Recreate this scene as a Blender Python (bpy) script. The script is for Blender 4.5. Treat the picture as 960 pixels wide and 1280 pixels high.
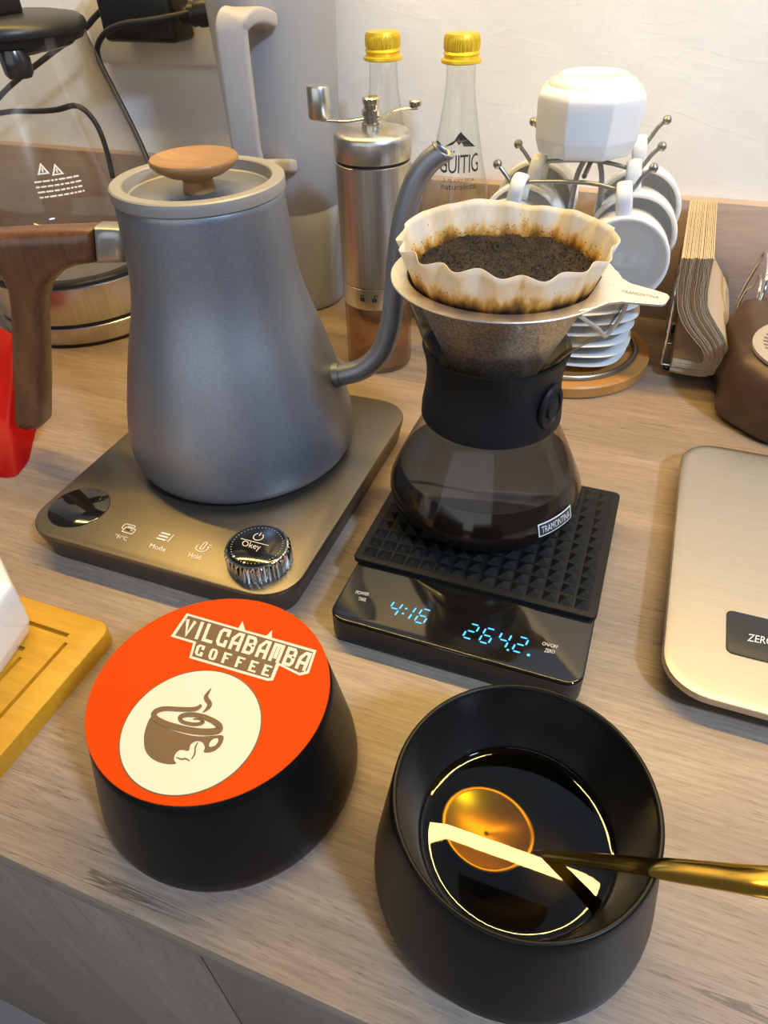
import bpy, bmesh, math, random
from math import sin, cos, pi, radians, sqrt, atan2
from mathutils import Vector, Matrix, noise

random.seed(7)
for o in list(bpy.data.objects):
    bpy.data.objects.remove(o)
scene = bpy.context.scene
col = scene.collection

# ------------------------------------------------------------------ camera
CAM_H, CAM_F = 0.34, 863.0
ROT = (Matrix.Rotation(radians(22.105), 3, 'Z') @ Matrix.Rotation(radians(48.976), 3, 'X')
       @ Matrix.Rotation(radians(-2.001), 3, 'Z'))
cd = bpy.data.cameras.new('camera'); cam = bpy.data.objects.new('camera', cd); col.objects.link(cam)
cam.matrix_world = Matrix.Translation((0, 0, CAM_H)) @ ROT.to_4x4()
cd.sensor_fit = 'VERTICAL'; cd.sensor_height = 36.0; cd.sensor_width = 27.0
cd.lens = CAM_F / 1280.0 * 36.0; cd.clip_start = 0.01
scene.camera = cam

# ------------------------------------------------------------------ world and lights
w = bpy.data.worlds.new('world'); scene.world = w; w.use_nodes = True
bg = w.node_tree.nodes['Background']
bg.inputs[0].default_value = (0.92, 0.95, 1.0, 1); bg.inputs[1].default_value = 0.13

def area(name, loc, target, sx, sy, power, color):
    l = bpy.data.lights.new(name, 'AREA'); l.shape = 'RECTANGLE'; l.size = sx; l.size_y = sy
    l.energy = power; l.color = color
    o = bpy.data.objects.new(name, l); col.objects.link(o); o.location = loc
    d = Vector(target) - Vector(loc)
    o.rotation_euler = d.to_track_quat('-Z', 'Y').to_euler()
    return o
strip = area('warm_strip_lamp', (-0.17, 0.56, 1.00), (-0.17, 0.50, 0.0), 1.50, 0.024, 20.0, (1.0, 0.67, 0.19))
room = area('white_room_lamp', (1.20, -0.40, 1.55), (-0.1, 0.4, 0.0), 0.18, 0.18, 50.0, (0.50, 0.69, 1.0))
front_fill = area('cool_front_fill', (-0.50, -2.20, 1.05), (-0.20, 0.7, 0.20), 3.4, 2.0, 30.0, (0.88, 0.94, 1.0))  # unseen cool fill added for the kettle highlight and a brighter wall

vs = scene.view_settings
vs.view_transform = 'Standard'; vs.look = 'None'; vs.gamma = 1.0; vs.use_curve_mapping = False
vs.exposure = -0.35

# ------------------------------------------------------------------ point helpers (pixel on a known plane -> place)
def _ray(x, y):
    return ROT @ Vector(((x - 480) / CAM_F, -(y - 640) / CAM_F, -1.0))
def on_z(x, y, z):
    d = _ray(x, y); t = (z - CAM_H) / d.z
    return Vector((0, 0, CAM_H)) + d * t
def on_y(x, y, Y):
    d = _ray(x, y); t = Y / d.y
    return Vector((0, 0, CAM_H)) + d * t

# ------------------------------------------------------------------ materials
MATS = {}
def nm_(name):
    m = bpy.data.materials.new(name); m.use_nodes = True
    nt = m.node_tree
    return m, nt, nt.nodes['Principled BSDF'], nt.nodes['Material Output']
def plain(name, rgb, rough=0.5, metal=0.0, coat=0.0, spec=0.5, emit=None, estr=0.0, trans=0.0, ior=1.45, aniso=0.0, sss=0.0):
    if name in MATS: return MATS[name]
    m, nt, b, out = nm_(name)
    b.inputs['Base Color'].default_value = (*rgb, 1); b.inputs['Roughness'].default_value = rough
    b.inputs['Metallic'].default_value = metal; b.inputs['Coat Weight'].default_value = coat
    b.inputs['Coat Roughness'].default_value = 0.08
    b.inputs['Specular IOR Level'].default_value = spec
    b.inputs['Transmission Weight'].default_value = trans; b.inputs['IOR'].default_value = ior
    b.inputs['Anisotropic'].default_value = aniso
    if sss: b.inputs['Subsurface Weight'].default_value = sss; b.inputs['Subsurface Radius'].default_value = (.01, .008, .006)
    if emit: b.inputs['Emission Color'].default_value = (*emit, 1); b.inputs['Emission Strength'].default_value = estr
    MATS[name] = m
    return m
def N(nt, t, **kw):
    n = nt.nodes.new(t)
    for k, v in kw.items():
        if k in n.inputs: n.inputs[k].default_value = v
        else: setattr(n, k, v)
    return n
def ramp(nt, fac, stops):
    r = nt.nodes.new('ShaderNodeValToRGB'); e = r.color_ramp.elements
    while len(e) < len(stops): e.new(0.5)
    for el, (p, c) in zip(e, stops): el.position = p; el.color = (*c, 1)
    nt.links.new(fac, r.inputs[0]); return r
def coords(nt, scale, rot=(0, 0, 0), kind='Object'):
    tc = nt.nodes.new('ShaderNodeTexCoord'); mp = nt.nodes.new('ShaderNodeMapping')
    mp.inputs['Scale'].default_value = scale; mp.inputs['Rotation'].default_value = rot
    nt.links.new(tc.outputs[kind], mp.inputs['Vector']); return mp.outputs[0]
def mix(nt, fac, a, b, mode='MIX'):
    n = nt.nodes.new('ShaderNodeMix'); n.data_type = 'RGBA'; n.blend_type = mode
    for s, v in ((n.inputs[0], fac), (n.inputs[6], a), (n.inputs[7], b)):
        if hasattr(v, 'links') or isinstance(v, bpy.types.NodeSocket): nt.links.new(v, s)
        else: s.default_value = v if not isinstance(v, tuple) else (*v, 1)
    return n.outputs[2]
def bump(nt, b, h, strength, dist=0.001):
    n = nt.nodes.new('ShaderNodeBump'); n.inputs['Strength'].default_value = strength; n.inputs['Distance'].default_value = dist
    nt.links.new(h, n.inputs['Height']); nt.links.new(n.outputs[0], b.inputs['Normal'])

def wood(name, c1, c2, c3, along, fine=90.0, broad=7.0, rough=0.5, crack=0.0, coat=0.0):
    """grain runs along the axis whose scale is small; along = (sx, sy, sz) multipliers"""
    if name in MATS: return MATS[name]
    m, nt, b, out = nm_(name)
    v1 = coords(nt, tuple(a * fine for a in along)); v2 = coords(nt, tuple(a * broad for a in along))
    n1 = N(nt, 'ShaderNodeTexNoise', Scale=1.0, Detail=6.0, Roughness=0.65); nt.links.new(v1, n1.inputs['Vector'])
    n2 = N(nt, 'ShaderNodeTexNoise', Scale=1.0, Detail=4.0, Roughness=0.6, Distortion=0.6); nt.links.new(v2, n2.inputs['Vector'])
    r1 = ramp(nt, n1.outputs[0], [(0.3, c1), (0.7, c2)])
    r2 = ramp(nt, n2.outputs[0], [(0.38, (0, 0, 0)), (0.66, (1, 1, 1))])
    c = mix(nt, r2.outputs[0], r1.outputs[0], c3)
    c = mix(nt, 0.62, r1.outputs[0], c)
    if crack:
        v3 = coords(nt, tuple(a * broad * 2.3 for a in along), (0, 0, 0.02))
        n3 = N(nt, 'ShaderNodeTexNoise', Scale=1.0, Detail=5.0, Roughness=0.6, Distortion=1.2); nt.links.new(v3, n3.inputs['Vector'])
        r3 = ramp(nt, n3.outputs[0], [(0.489, (0, 0, 0)), (0.498, (1, 1, 1)), (0.502, (1, 1, 1)), (0.511, (0, 0, 0))])
        v4 = coords(nt, (5, 9, 5)); n4 = N(nt, 'ShaderNodeTexNoise', Scale=1.0, Detail=3.0); nt.links.new(v4, n4.inputs['Vector'])
        r4 = ramp(nt, n4.outputs[0], [(0.50, (0, 0, 0)), (0.60, (crack, crack, crack))])
        k = mix(nt, 1.0, r3.outputs[0], r4.outputs[0], 'MULTIPLY')
        c = mix(nt, k, c, (0.10, 0.065, 0.04))
    if crack:
        v5 = coords(nt, (90, 1300, 900)); n5 = N(nt, 'ShaderNodeTexNoise', Scale=1.0, Detail=3.0, Roughness=0.6); nt.links.new(v5, n5.inputs['Vector'])
        r5 = ramp(nt, n5.outputs[0], [(0.56, (0, 0, 0)), (0.70, (0.55, 0.55, 0.55))])
        c = mix(nt, r5.outputs[0], c, (0.10, 0.065, 0.042))
    nt.links.new(c, b.inputs['Base Color'])
    b.inputs['Roughness'].default_value = rough; b.inputs['Coat Weight'].default_value = coat; b.inputs['Coat Roughness'].default_value = 0.25
    bump(nt, b, n1.outputs[0], 0.12, 0.0006)
    MATS[name] = m
    return m

def speckle_metal(name, rgb, rough, scale=2500.0, amt=0.25, metal=0.9):
    if name in MATS: return MATS[name]
    m, nt, b, out = nm_(name)
    v = coords(nt, (scale, scale, scale)); n = N(nt, 'ShaderNodeTexNoise', Scale=1.0, Detail=1.0); nt.links.new(v, n.inputs['Vector'])
    r = ramp(nt, n.outputs[0], [(0.3, tuple(x * (1 - amt) for x in rgb)), (0.7, tuple(min(1, x * (1 + amt)) for x in rgb))])
    nt.links.new(r.outputs[0], b.inputs['Base Color']); b.inputs['Metallic'].default_value = metal; b.inputs['Roughness'].default_value = rough
    bump(nt, b, n.outputs[0], 0.08, 0.0002)
    MATS[name] = m
    return m
def brushed(name, rgb, rough, scale, amt=0.12, aniso=0.6):
    if name in MATS: return MATS[name]
    m, nt, b, out = nm_(name)
    v = coords(nt, scale); n = N(nt, 'ShaderNodeTexNoise', Scale=1.0, Detail=4.0); nt.links.new(v, n.inputs['Vector'])
    r = ramp(nt, n.outputs[0], [(0.3, tuple(x * (1 - amt) for x in rgb)), (0.7, tuple(min(1, x * (1 + amt)) for x in rgb))])
    nt.links.new(r.outputs[0], b.inputs['Base Color']); b.inputs['Metallic'].default_value = 1.0; b.inputs['Roughness'].default_value = rough
    bump(nt, b, n.outputs[0], 0.05, 0.0002)
    MATS[name] = m
    return m
def thin_glass(name, tint=(0.97, 0.98, 0.97), edge=(0.75, 0.78, 0.76), rough=0.0, face=0.07, dirt=None):
    """a thin wall of glass: clear straight through, mirror-like at grazing angles"""
    if name in MATS: return MATS[name]
    m, nt, b, out = nm_(name)
    tr = N(nt, 'ShaderNodeBsdfTransparent'); gl = N(nt, 'ShaderNodeBsdfGlossy'); gl.inputs['Roughness'].default_value = rough
    lw = N(nt, 'ShaderNodeLayerWeight', Blend=0.5)
    pw = N(nt, 'ShaderNodeMath', operation='POWER'); nt.links.new(lw.outputs['Facing'], pw.inputs[0]); pw.inputs[1].default_value = 4.5
    fr = N(nt, 'ShaderNodeMath', operation='MULTIPLY_ADD'); nt.links.new(pw.outputs[0], fr.inputs[0]); fr.inputs[1].default_value = 0.80; fr.inputs[2].default_value = face
    p2 = N(nt, 'ShaderNodeMath', operation='POWER'); nt.links.new(lw.outputs['Facing'], p2.inputs[0]); p2.inputs[1].default_value = 2.5
    c = mix(nt, p2.outputs[0], tint, edge); nt.links.new(c, tr.inputs[0])
    mx = N(nt, 'ShaderNodeMixShader'); nt.links.new(fr.outputs[0], mx.inputs[0]); nt.links.new(tr.outputs[0], mx.inputs[1]); nt.links.new(gl.outputs[0], mx.inputs[2])
    last = mx.outputs[0]
    if dirt:
        rgb, amt, sc = dirt
        v = coords(nt, sc); n = N(nt, 'ShaderNodeTexNoise', Scale=1.0, Detail=4.0, Roughness=0.6); nt.links.new(v, n.inputs['Vector'])
        r = ramp(nt, n.outputs[0], [(0.42, (amt * .35,) * 3), (0.7, (amt,) * 3)])
        df = N(nt, 'ShaderNodeBsdfDiffuse'); df.inputs[0].default_value = (*rgb, 1)
        m2 = N(nt, 'ShaderNodeMixShader'); nt.links.new(r.outputs[0], m2.inputs[0]); nt.links.new(last, m2.inputs[1]); nt.links.new(df.outputs[0], m2.inputs[2])
        last = m2.outputs[0]
    nt.links.new(last, out.inputs[0])
    MATS[name] = m
    return m

# wood of the worktop, plaster
M_TOP = wood('worktop_oak', (0.25, 0.180, 0.128), (0.43, 0.325, 0.236), (0.20, 0.145, 0.103), (0.055, 1.0, 1.0), 420, 24, 0.42, crack=0.9)
M_SPLASH = wood('splash_oak', (0.40, 0.30, 0.24), (0.50, 0.385, 0.31), (0.32, 0.235, 0.19), (0.10, 1.0, 1.0), 200, 14, 0.45)
M_FRONT = wood('front_oak', (0.23, 0.175, 0.135), (0.30, 0.235, 0.185), (0.18, 0.135, 0.105), (1.0, 1.0, 0.08), 200, 14, 0.5, crack=0.5)
def plaster():
    m, nt, b, out = nm_('white_plaster')
    v = coords(nt, (14, 14, 14)); n = N(nt, 'ShaderNodeTexNoise', Scale=1.0, Detail=6.0, Roughness=0.55, Distortion=0.8); nt.links.new(v, n.inputs['Vector'])
    v2 = coords(nt, (9, 9, 22), (0, 0.6, 0)); n2 = N(nt, 'ShaderNodeTexNoise', Scale=1.0, Detail=2.0, Distortion=1.5); nt.links.new(v2, n2.inputs['Vector'])
    r2 = ramp(nt, n2.outputs[0], [(0.47, (0, 0, 0)), (0.5, (1, 1, 1)), (0.53, (0, 0, 0))])
    a = N(nt, 'ShaderNodeMath', operation='MULTIPLY_ADD'); nt.links.new(r2.outputs[0], a.inputs[0]); a.inputs[1].default_value = 0.05; nt.links.new(n.outputs[0], a.inputs[2])
    r = ramp(nt, n.outputs[0], [(0.3, (0.80, 0.785, 0.75)), (0.7, (0.86, 0.85, 0.82))]); nt.links.new(r.outputs[0], b.inputs['Base Color'])
    b.inputs['Roughness'].default_value = 0.75
    bump(nt, b, a.outputs[0], 0.22, 0.005)
    return m
M_PLASTER = plaster()
M_BLACK = plain('satin_black', (0.006, 0.0056, 0.005), 0.34, spec=0.22)
M_BLACKIN = plain('gloss_black_inside', (0.008, 0.008, 0.008), 0.22)
M_BLACKPLASTIC = plain('black_plastic', (0.014, 0.014, 0.015), 0.38)
M_CORD = plain('black_rubber_cord', (0.02, 0.02, 0.02), 0.5)
M_RUBBER = plain('black_silicone', (0.009, 0.009, 0.0092), 0.5, spec=0.3)
M_KETTLE = speckle_metal('grey_coat', (0.27, 0.285, 0.315), 0.42, metal=0.75)
M_LID = plain('lid_grey', (0.33, 0.31, 0.285), 0.45, metal=0.35)
M_BASE = speckle_metal('base_coat', (0.195, 0.168, 0.132), 0.40, metal=0.85, amt=0.15)
M_CHROME = plain('chrome', (0.80, 0.80, 0.80), 0.10, 1.0)
M_STEEL = brushed('steel_brushed', (0.62, 0.60, 0.57), 0.27, (20, 20, 1400))
M_STEELV = brushed('steel_cylinder', (0.62, 0.60, 0.57), 0.33, (900, 900, 12))
M_WIRE = plain('grey_wire', (0.36, 0.35, 0.34), 0.32, 0.9)
M_WALNUT = wood('walnut', (0.12, 0.046, 0.018), (0.19, 0.080, 0.033), (0.06, 0.022, 0.009), (1.0, 1.0, 0.10), 260, 55, 0.34, coat=0.3)
M_ACACIA = wood('acacia', (0.29, 0.145, 0.05), (0.40, 0.215, 0.075), (0.21, 0.095, 0.033), (0.25, 1.0, 1.0), 200, 45, 0.42)
M_BAMBOO = wood('bamboo', (0.50, 0.25, 0.010), (0.62, 0.33, 0.018), (0.41, 0.19, 0.008), (0.12, 1.0, 1.0), 260, 30, 0.42)
M_BAMBOO2 = wood('bamboo_round', (0.44, 0.21, 0.05), (0.55, 0.28, 0.075), (0.35, 0.16, 0.035), (0.12, 1.0, 1.0), 240, 30, 0.4)
M_WHITE = plain('white_porcelain', (0.83, 0.83, 0.81), 0.12, coat=0.4)
M_JUG = plain('grey_enamel', (0.33, 0.33, 0.34), 0.38)
M_JUGH = plain('grey_handle', (0.40, 0.375, 0.36), 0.45)
M_GOLD = plain('gold', (0.83, 0.50, 0.09), 0.16, 1.0)
M_CAP = plain('gold_cap', (0.86, 0.60, 0.045), 0.40, 0.65)
M_GLASS = thin_glass('clear_glass')
M_GLASSK = thin_glass('kettle_glass', (0.93, 0.91, 0.87), (0.60, 0.55, 0.48), 0.06, 0.05)
M_GLASSC = thin_glass('carafe_glass', (0.95, 0.94, 0.92), (0.55, 0.50, 0.44), 0.11, 0.035, dirt=((0.16, 0.10, 0.06), 0.05, (400, 400, 60)))
M_TAN = thin_glass('amber_plastic', (0.88, 0.72, 0.54), (0.66, 0.46, 0.30), 0.10, dirt=((0.52, 0.32, 0.16), 0.26, (90, 90, 90)))
M_COFFEE = plain('black_coffee', (0.010, 0.005, 0.003), 0.04)
M_ORANGE = plain('orange_print', (0.60, 0.050, 0.0006), 0.55, spec=0.1)
M_CREAM = plain('cream_print', (0.70, 0.60, 0.475), 0.5)
M_BROWN = plain('brown_print', (0.115, 0.060, 0.030), 0.45)
M_PRINTW = plain('white_print', (0.80, 0.80, 0.78), 0.5)
M_PRINTG = plain('pale_print', (0.80, 0.76, 0.68), 0.6)
M_PRINTK = plain('dark_print', (0.025, 0.028, 0.03), 0.5)
M_PRINTS = plain('etched_print', (0.18, 0.16, 0.13), 0.5)
M_SCREEN = plain('mirror_black', (0.008, 0.007, 0.006), 0.06, coat=0.5)
M_LED = plain('blue_led', (0.02, 0.2, 0.6), 0.4, emit=(0.08, 0.52, 1.0), estr=1.6)
M_RED = plain('red_plastic', (0.33, 0.0015, 0.0015), 0.5, spec=0.2)
M_OUTLET = plain('cream_plastic', (0.72, 0.68, 0.60), 0.4)
M_DARKWOOD = wood('dark_stained_wood', (0.060, 0.030, 0.020), (0.085, 0.044, 0.030), (0.042, 0.021, 0.014), (0.3, 1.0, 1.0), 120, 20, 0.42, coat=0.05)
M_INSET = plain('pale_inset', (0.40, 0.34, 0.28), 0.4)
def napkin_mat():
    m, nt, b, out = nm_('kraft_paper')
    v = coords(nt, (600, 600, 600)); n = N(nt, 'ShaderNodeTexNoise', Scale=1.0, Detail=3.0); nt.links.new(v, n.inputs['Vector'])
    r = ramp(nt, n.outputs[0], [(0.3, (0.46, 0.335, 0.20)), (0.7, (0.60, 0.46, 0.30))]); nt.links.new(r.outputs[0], b.inputs['Base Color'])
    b.inputs['Roughness'].default_value = 0.85
    bump(nt, b, n.outputs[0], 0.4, 0.0004)
    return m
M_KRAFT = napkin_mat()

# ------------------------------------------------------------------ mesh helpers
def link(name, me, mat, parent=None, loc=(0, 0, 0), smooth=True, angle=None):
    if mat is not None and not me.materials: me.materials.append(mat)
    o = bpy.data.objects.new(name, me); col.objects.link(o); o.location = loc
    if parent: o.parent = parent
    if smooth:
        for p in me.polygons: p.use_smooth = True
        if angle is not None:
            try: me.set_sharp_from_angle(angle=radians(angle))
            except Exception: pass
    return o
def raw(name, v, f, mat, parent=None, loc=(0, 0, 0), smooth=False, angle=None):
    me = bpy.data.meshes.new(name); me.from_pydata([tuple(p) for p in v], [], f); me.update()
    bm = bmesh.new(); bm.from_mesh(me); bmesh.ops.recalc_face_normals(bm, faces=bm.faces); bm.to_mesh(me); bm.free()
    return link(name, me, mat, parent, loc, smooth, angle)
def tag(o, label=None, cat=None, group=None, kind=None):
    if label: o['label'] = label
    if cat: o['category'] = cat
    if group: o['group'] = group
    if kind: o['kind'] = kind
    return o
def thing(name, loc, label, cat, group=None, rz=0.0):
    o = bpy.data.objects.new(name, None); col.objects.link(o); o.location = loc; o.rotation_euler = (0, 0, rz)
    o.empty_display_size = 0.02
    return tag(o, label, cat, group)
def lathe(name, prof, mat, parent=None, loc=(0, 0, 0), seg=64, smooth=True, angle=35, rot=0.0, fn=None):
    """prof: list of (r, z); r = 0 closes with a pole"""
    v, f, rings = [], [], []
    for r, z in prof:
        if r < 1e-7:
            rings.append([len(v)]); v.append((0, 0, z))
        else:
            rg = []
            for k in range(seg):
                a = 2 * pi * k / seg + rot
                p = (r * cos(a), r * sin(a), z)
                if fn: p = fn(r, z, a)
                rg.append(len(v)); v.append(p)
            rings.append(rg)
    for A, B in zip(rings[:-1], rings[1:]):
        for k in range(seg):
            k2 = (k + 1) % seg
            if len(A) == 1 and len(B) == 1: continue
            if len(A) == 1: f.append((A[0], B[k2], B[k]))
            elif len(B) == 1: f.append((A[k], A[k2], B[0]))
            else: f.append((A[k], A[k2], B[k2], B[k]))
    return raw(name, v, f, mat, parent, loc, smooth, angle)
def catmull(pts, n=8):
    pts = [Vector(p) for p in pts]; out = []
    for i in range(len(pts) - 1):
        p0 = pts[max(i - 1, 0)]; p1 = pts[i]; p2 = pts[i + 1]; p3 = pts[min(i + 2, len(pts) - 1)]
        for k in range(n):
            t = k / n
            out.append(0.5 * ((2 * p1) + (p2 - p0) * t + (2 * p0 - 5 * p1 + 4 * p2 - p3) * t * t + (3 * p1 - p0 - 3 * p2 + p3) * t ** 3))
    out.append(pts[-1]); return out
def tube_data(pts, rad, seg=10, smooth_n=6, closed=False, cap=True, flat=1.0, up=None):
    path = catmull(pts, smooth_n) if smooth_n > 1 else [Vector(p) for p in pts]
    n = len(path); v, f = [], []
    rr = rad if callable(rad) else (lambda t: rad)
    prev = None
    for i, p in enumerate(path):
        if closed: t = (path[(i + 1) % n] - path[i - 1]).normalized()
        else: t = (path[min(i + 1, n - 1)] - path[max(i - 1, 0)]).normalized()
        if up is not None: a = Vector(up)
        elif prev is None: a = Vector((0, 0, 1)) if abs(t.z) < 0.9 else Vector((1, 0, 0))
        else: a = prev
        s = (a - t * a.dot(t)).normalized(); q = t.cross(s); prev = s
        r = rr(i / max(1, n - 1))
        for k in range(seg):
            an = 2 * pi * k / seg
            v.append(p + s * (cos(an) * r * flat) + q * (sin(an) * r))
    m = n if closed else n - 1
    for i in range(m):
        for k in range(seg):
            a = i * seg + k; b = i * seg + (k + 1) % seg; c = ((i + 1) % n) * seg + (k + 1) % seg; d = ((i + 1) % n) * seg + k
            f.append((a, b, c, d))
    if cap and not closed:
        f.append(tuple(range(seg))[::-1]); f.append(tuple((n - 1) * seg + k for k in range(seg)))
    return v, f
def tube(name, pts, rad, mat, parent=None, loc=(0, 0, 0), **kw):
    v, f = tube_data(pts, rad, **kw)
    return raw(name, v, f, mat, parent, loc, True, 50)
def join_data(parts):
    V, F = [], []
    for v, f in parts:
        o = len(V); V += [tuple(p) for p in v]; F += [tuple(i + o for i in q) for q in f]
    return V, F
def rrect(x0, x1, y0, y1, r, n=6):
    pts = []
    for cx, cy, a0 in ((x1 - r, y1 - r, 0), (x0 + r, y1 - r, pi / 2), (x0 + r, y0 + r, pi), (x1 - r, y0 + r, 1.5 * pi)):
        for k in range(n + 1):
            a = a0 + pi / 2 * k / n; pts.append((cx + r * cos(a), cy + r * sin(a)))
    return pts
def inset_poly(pts, d):
    n = len(pts); out = []
    for i in range(n):
        a = Vector((*pts[i - 1], 0)); b = Vector((*pts[i], 0)); c = Vector((*pts[(i + 1) % n], 0))
        e1 = (b - a); e2 = (c - b)
        n1 = Vector((-e1.y, e1.x, 0)).normalized(); n2 = Vector((-e2.y, e2.x, 0)).normalized()
        m = (n1 + n2)
        m = m.normalized() / max(0.3, sqrt((1 + n1.dot(n2)) / 2)) if m.length > 1e-6 else n1
        out.append((b.x + m.x * d, b.y + m.y * d))
    return out
def stack_poly(name, levels, mat, parent=None, loc=(0, 0, 0), smooth=True, angle=40, open_top=False, open_bottom=False):
    """levels: list of (outline, z), all with the same number of points"""
    v, f = [], []; n = len(levels[0][0])
    for pts, z in levels:
        for x, y in pts: v.append((x, y, z))
    for i in range(len(levels) - 1):
        for k in range(n):
            a = i * n + k; b = i * n + (k + 1) % n; f.append((a, b, b + n, a + n))
    if not open_bottom: f.append(tuple(range(n))[::-1])
    if not open_top: f.append(tuple((len(levels) - 1) * n + k for k in range(n)))
    return raw(name, v, f, mat, parent, loc, smooth, angle)
def slab(name, pts, z0, z1, mat, parent=None, loc=(0, 0, 0), bev=0.001, bevb=0.0, angle=40, steps=3):
    lv = []
    if bevb:
        for k in range(steps + 1):
            a = pi / 2 * k / steps; lv.append((inset_poly(pts, bevb * (1 - sin(a))), z0 + bevb * (1 - cos(a))))
    else: lv.append((pts, z0))
    if bev:
        for k in range(steps + 1):
            a = pi / 2 * k / steps; lv.append((inset_poly(pts, bev * (1 - cos(a))), z1 - bev * (1 - sin(a))))
    else: lv.append((pts, z1))
    return stack_poly(name, lv, mat, parent, loc, True, angle)
def box(name, x0, x1, y0, y1, z0, z1, mat, parent=None, loc=(0, 0, 0), bev=0.0, seg=2):
    bm = bmesh.new(); bmesh.ops.create_cube(bm, size=1.0)
    for v in bm.verts: v.co = ((x0 + x1) / 2 + v.co.x * (x1 - x0), (y0 + y1) / 2 + v.co.y * (y1 - y0), (z0 + z1) / 2 + v.co.z * (z1 - z0))
    if bev: bmesh.ops.bevel(bm, geom=bm.edges[:], offset=bev, segments=seg, affect='EDGES', profile=0.5)
    me = bpy.data.meshes.new(name); bm.to_mesh(me); bm.free()
    return link(name, me, mat, parent, loc, bool(bev), 40)
def flat(name, pts, z, mat, parent=None, loc=(0, 0, 0)):
    """a printed patch lying on a level surface"""
    return raw(name, [(x, y, z) for x, y in pts], [tuple(range(len(pts)))], mat, parent, loc)
def text_data(body, bold=0.0, spacing=1.0, res=3):
    """letters as flat polygons scaled to the unit square"""
    cu = bpy.data.curves.new('letters', 'FONT'); cu.body = body; cu.space_character = spacing; cu.resolution_u = res
    cu.fill_mode = 'FRONT' if hasattr(cu, 'fill_mode') else cu.fill_mode
    o = bpy.data.objects.new('letters', cu); col.objects.link(o)
    dg = bpy.context.evaluated_depsgraph_get(); dg.update()
    me = bpy.data.meshes.new_from_object(o.evaluated_get(dg))
    v = [tuple(p.co) for p in me.vertices]; f = [tuple(p.vertices) for p in me.polygons]
    bpy.data.objects.remove(o); bpy.data.curves.remove(cu); bpy.data.meshes.remove(me)
    x0 = min(p[0] for p in v); x1 = max(p[0] for p in v); y0 = min(p[1] for p in v); y1 = max(p[1] for p in v)
    return [((p[0] - x0) / (x1 - x0), (p[1] - y0) / (y1 - y0)) for p in v], f
def quad_text(name, body, quad, mat, parent, place, bold=0.0, spacing=1.0):
    """quad: four pixels bottom-left, bottom-right, top-right, top-left; place maps a pixel to a local point"""
    uv, f = text_data(body, bold, spacing); v = []
    bl, br, tr, tl = quad
    for a, b in uv:
        x = (1 - a) * (1 - b) * bl[0] + a * (1 - b) * br[0] + a * b * tr[0] + (1 - a) * b * tl[0]
        y = (1 - a) * (1 - b) * bl[1] + a * (1 - b) * br[1] + a * b * tr[1] + (1 - a) * b * tl[1]
        v.append(place(x, y))
    return raw(name, v, f, mat, parent)
def dup(root, loc=None, rz=None, label=None):
    r = root.copy(); col.objects.link(r)
    if loc is not None: r.location = loc
    if rz is not None: r.rotation_euler = (0, 0, rz)
    if label: r['label'] = label
    for ch in list(root.children):
        c = ch.copy(); col.objects.link(c); c.parent = r
        for g in list(ch.children):
            d = g.copy(); col.objects.link(d); d.parent = c
    return r

# ================================================================== the setting
YF, YS, YW = 0.0645, 0.7545, 0.770          # worktop front, face of upstand, wall
wt = box('worktop', -1.2, 0.75, YF, YS + 0.015, -0.018, 0.0, M_TOP, bev=0.0012)
tag(wt, 'light oak-look worktop with dark cracks carrying the coffee gear', 'worktop')
up = box('trim_1', -1.2, 0.75, YS, YW, 0.0, 0.1225, M_SPLASH, bev=0.0008); tag(up, 'grey-brown oak-look upstand along the white wall', kind='structure')
wl = box('wall_back', -1.6, 1.2, YW, YW + 0.1, -0.9, 1.7, M_PLASTER); tag(wl, 'rough white plaster wall behind the worktop', kind='structure')
fl = box('floor', -1.6, 1.2, -0.9, YW, -0.95, -0.90, plain('floor_tile', (0.30, 0.26, 0.22), 0.4)); tag(fl, 'floor in front of the cabinets', kind='structure')

cab = thing('base_cabinet', (-0.2, 0.3, -0.9), 'grey-brown oak-look base cabinet with flush panel and drawer under the worktop', 'cabinet')
L = (0.2, -0.3, 0.9)                        # local offset so that world numbers can be used below
XG = -0.1310
box('body', -1.2, 0.75, YF + 0.022, YW - 0.02, -0.9, -0.0195, M_FRONT, cab, L)
box('side_panel', -1.2, XG - 0.0012, YF + 0.003, YF + 0.022, -0.9, -0.0195, M_FRONT, cab, L, bev=0.0006)
dr = box('drawer_front', XG + 0.0012, 0.30, YF + 0.003, YF + 0.021, -0.20, -0.026, M_FRONT, cab, L, bev=0.001)
box('drawer_front', XG + 0.0012, 0.30, YF + 0.003, YF + 0.021, -0.40, -0.204, M_FRONT, cab, L, bev=0.001)

# ================================================================== kettle base
ZB = 0.0255
kb = thing('kettle_base', (-0.2655, 0.352, 0), 'square brown-grey metal heating base with round dial under the kettle', 'kettle base')
KBL = (0.2655, -0.352, 0)
o_top = rrect(-0.3690, -0.1625, 0.2365, 0.4705, 0.026, 8)
stack_poly('body', [(inset_poly(o_top, 0.006), 0.0), (inset_poly(o_top, 0.0045), 0.003), (inset_poly(o_top, 0.0014), 0.0175), (inset_poly(o_top, 0.0006), 0.0200), (inset_poly(o_top, 0.0006), 0.0225)], plain('shaded_bronze', (0.10, 0.085, 0.068), 0.42, 0.7), kb, KBL, True, 30)  # shade of the side walls put into this darker metal colour
stack_poly('top_plate', [(inset_poly(o_top, 0.0004), 0.0222), (o_top, 0.0226), (o_top, ZB - 0.0010), (inset_poly(o_top, 0.0004), ZB - 0.0003), (inset_poly(o_top, 0.0012), ZB)], M_BASE, kb, KBL, True, 30)
DX, DY = -0.3431, 0.2689
lathe('display', [(0.0214, 0.0), (0.0214, 0.0006), (0.0208, 0.0009), (0, 0.0009)], M_SCREEN, kb, (DX + KBL[0], DY + KBL[1], ZB - 0.0003), 48)
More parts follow.
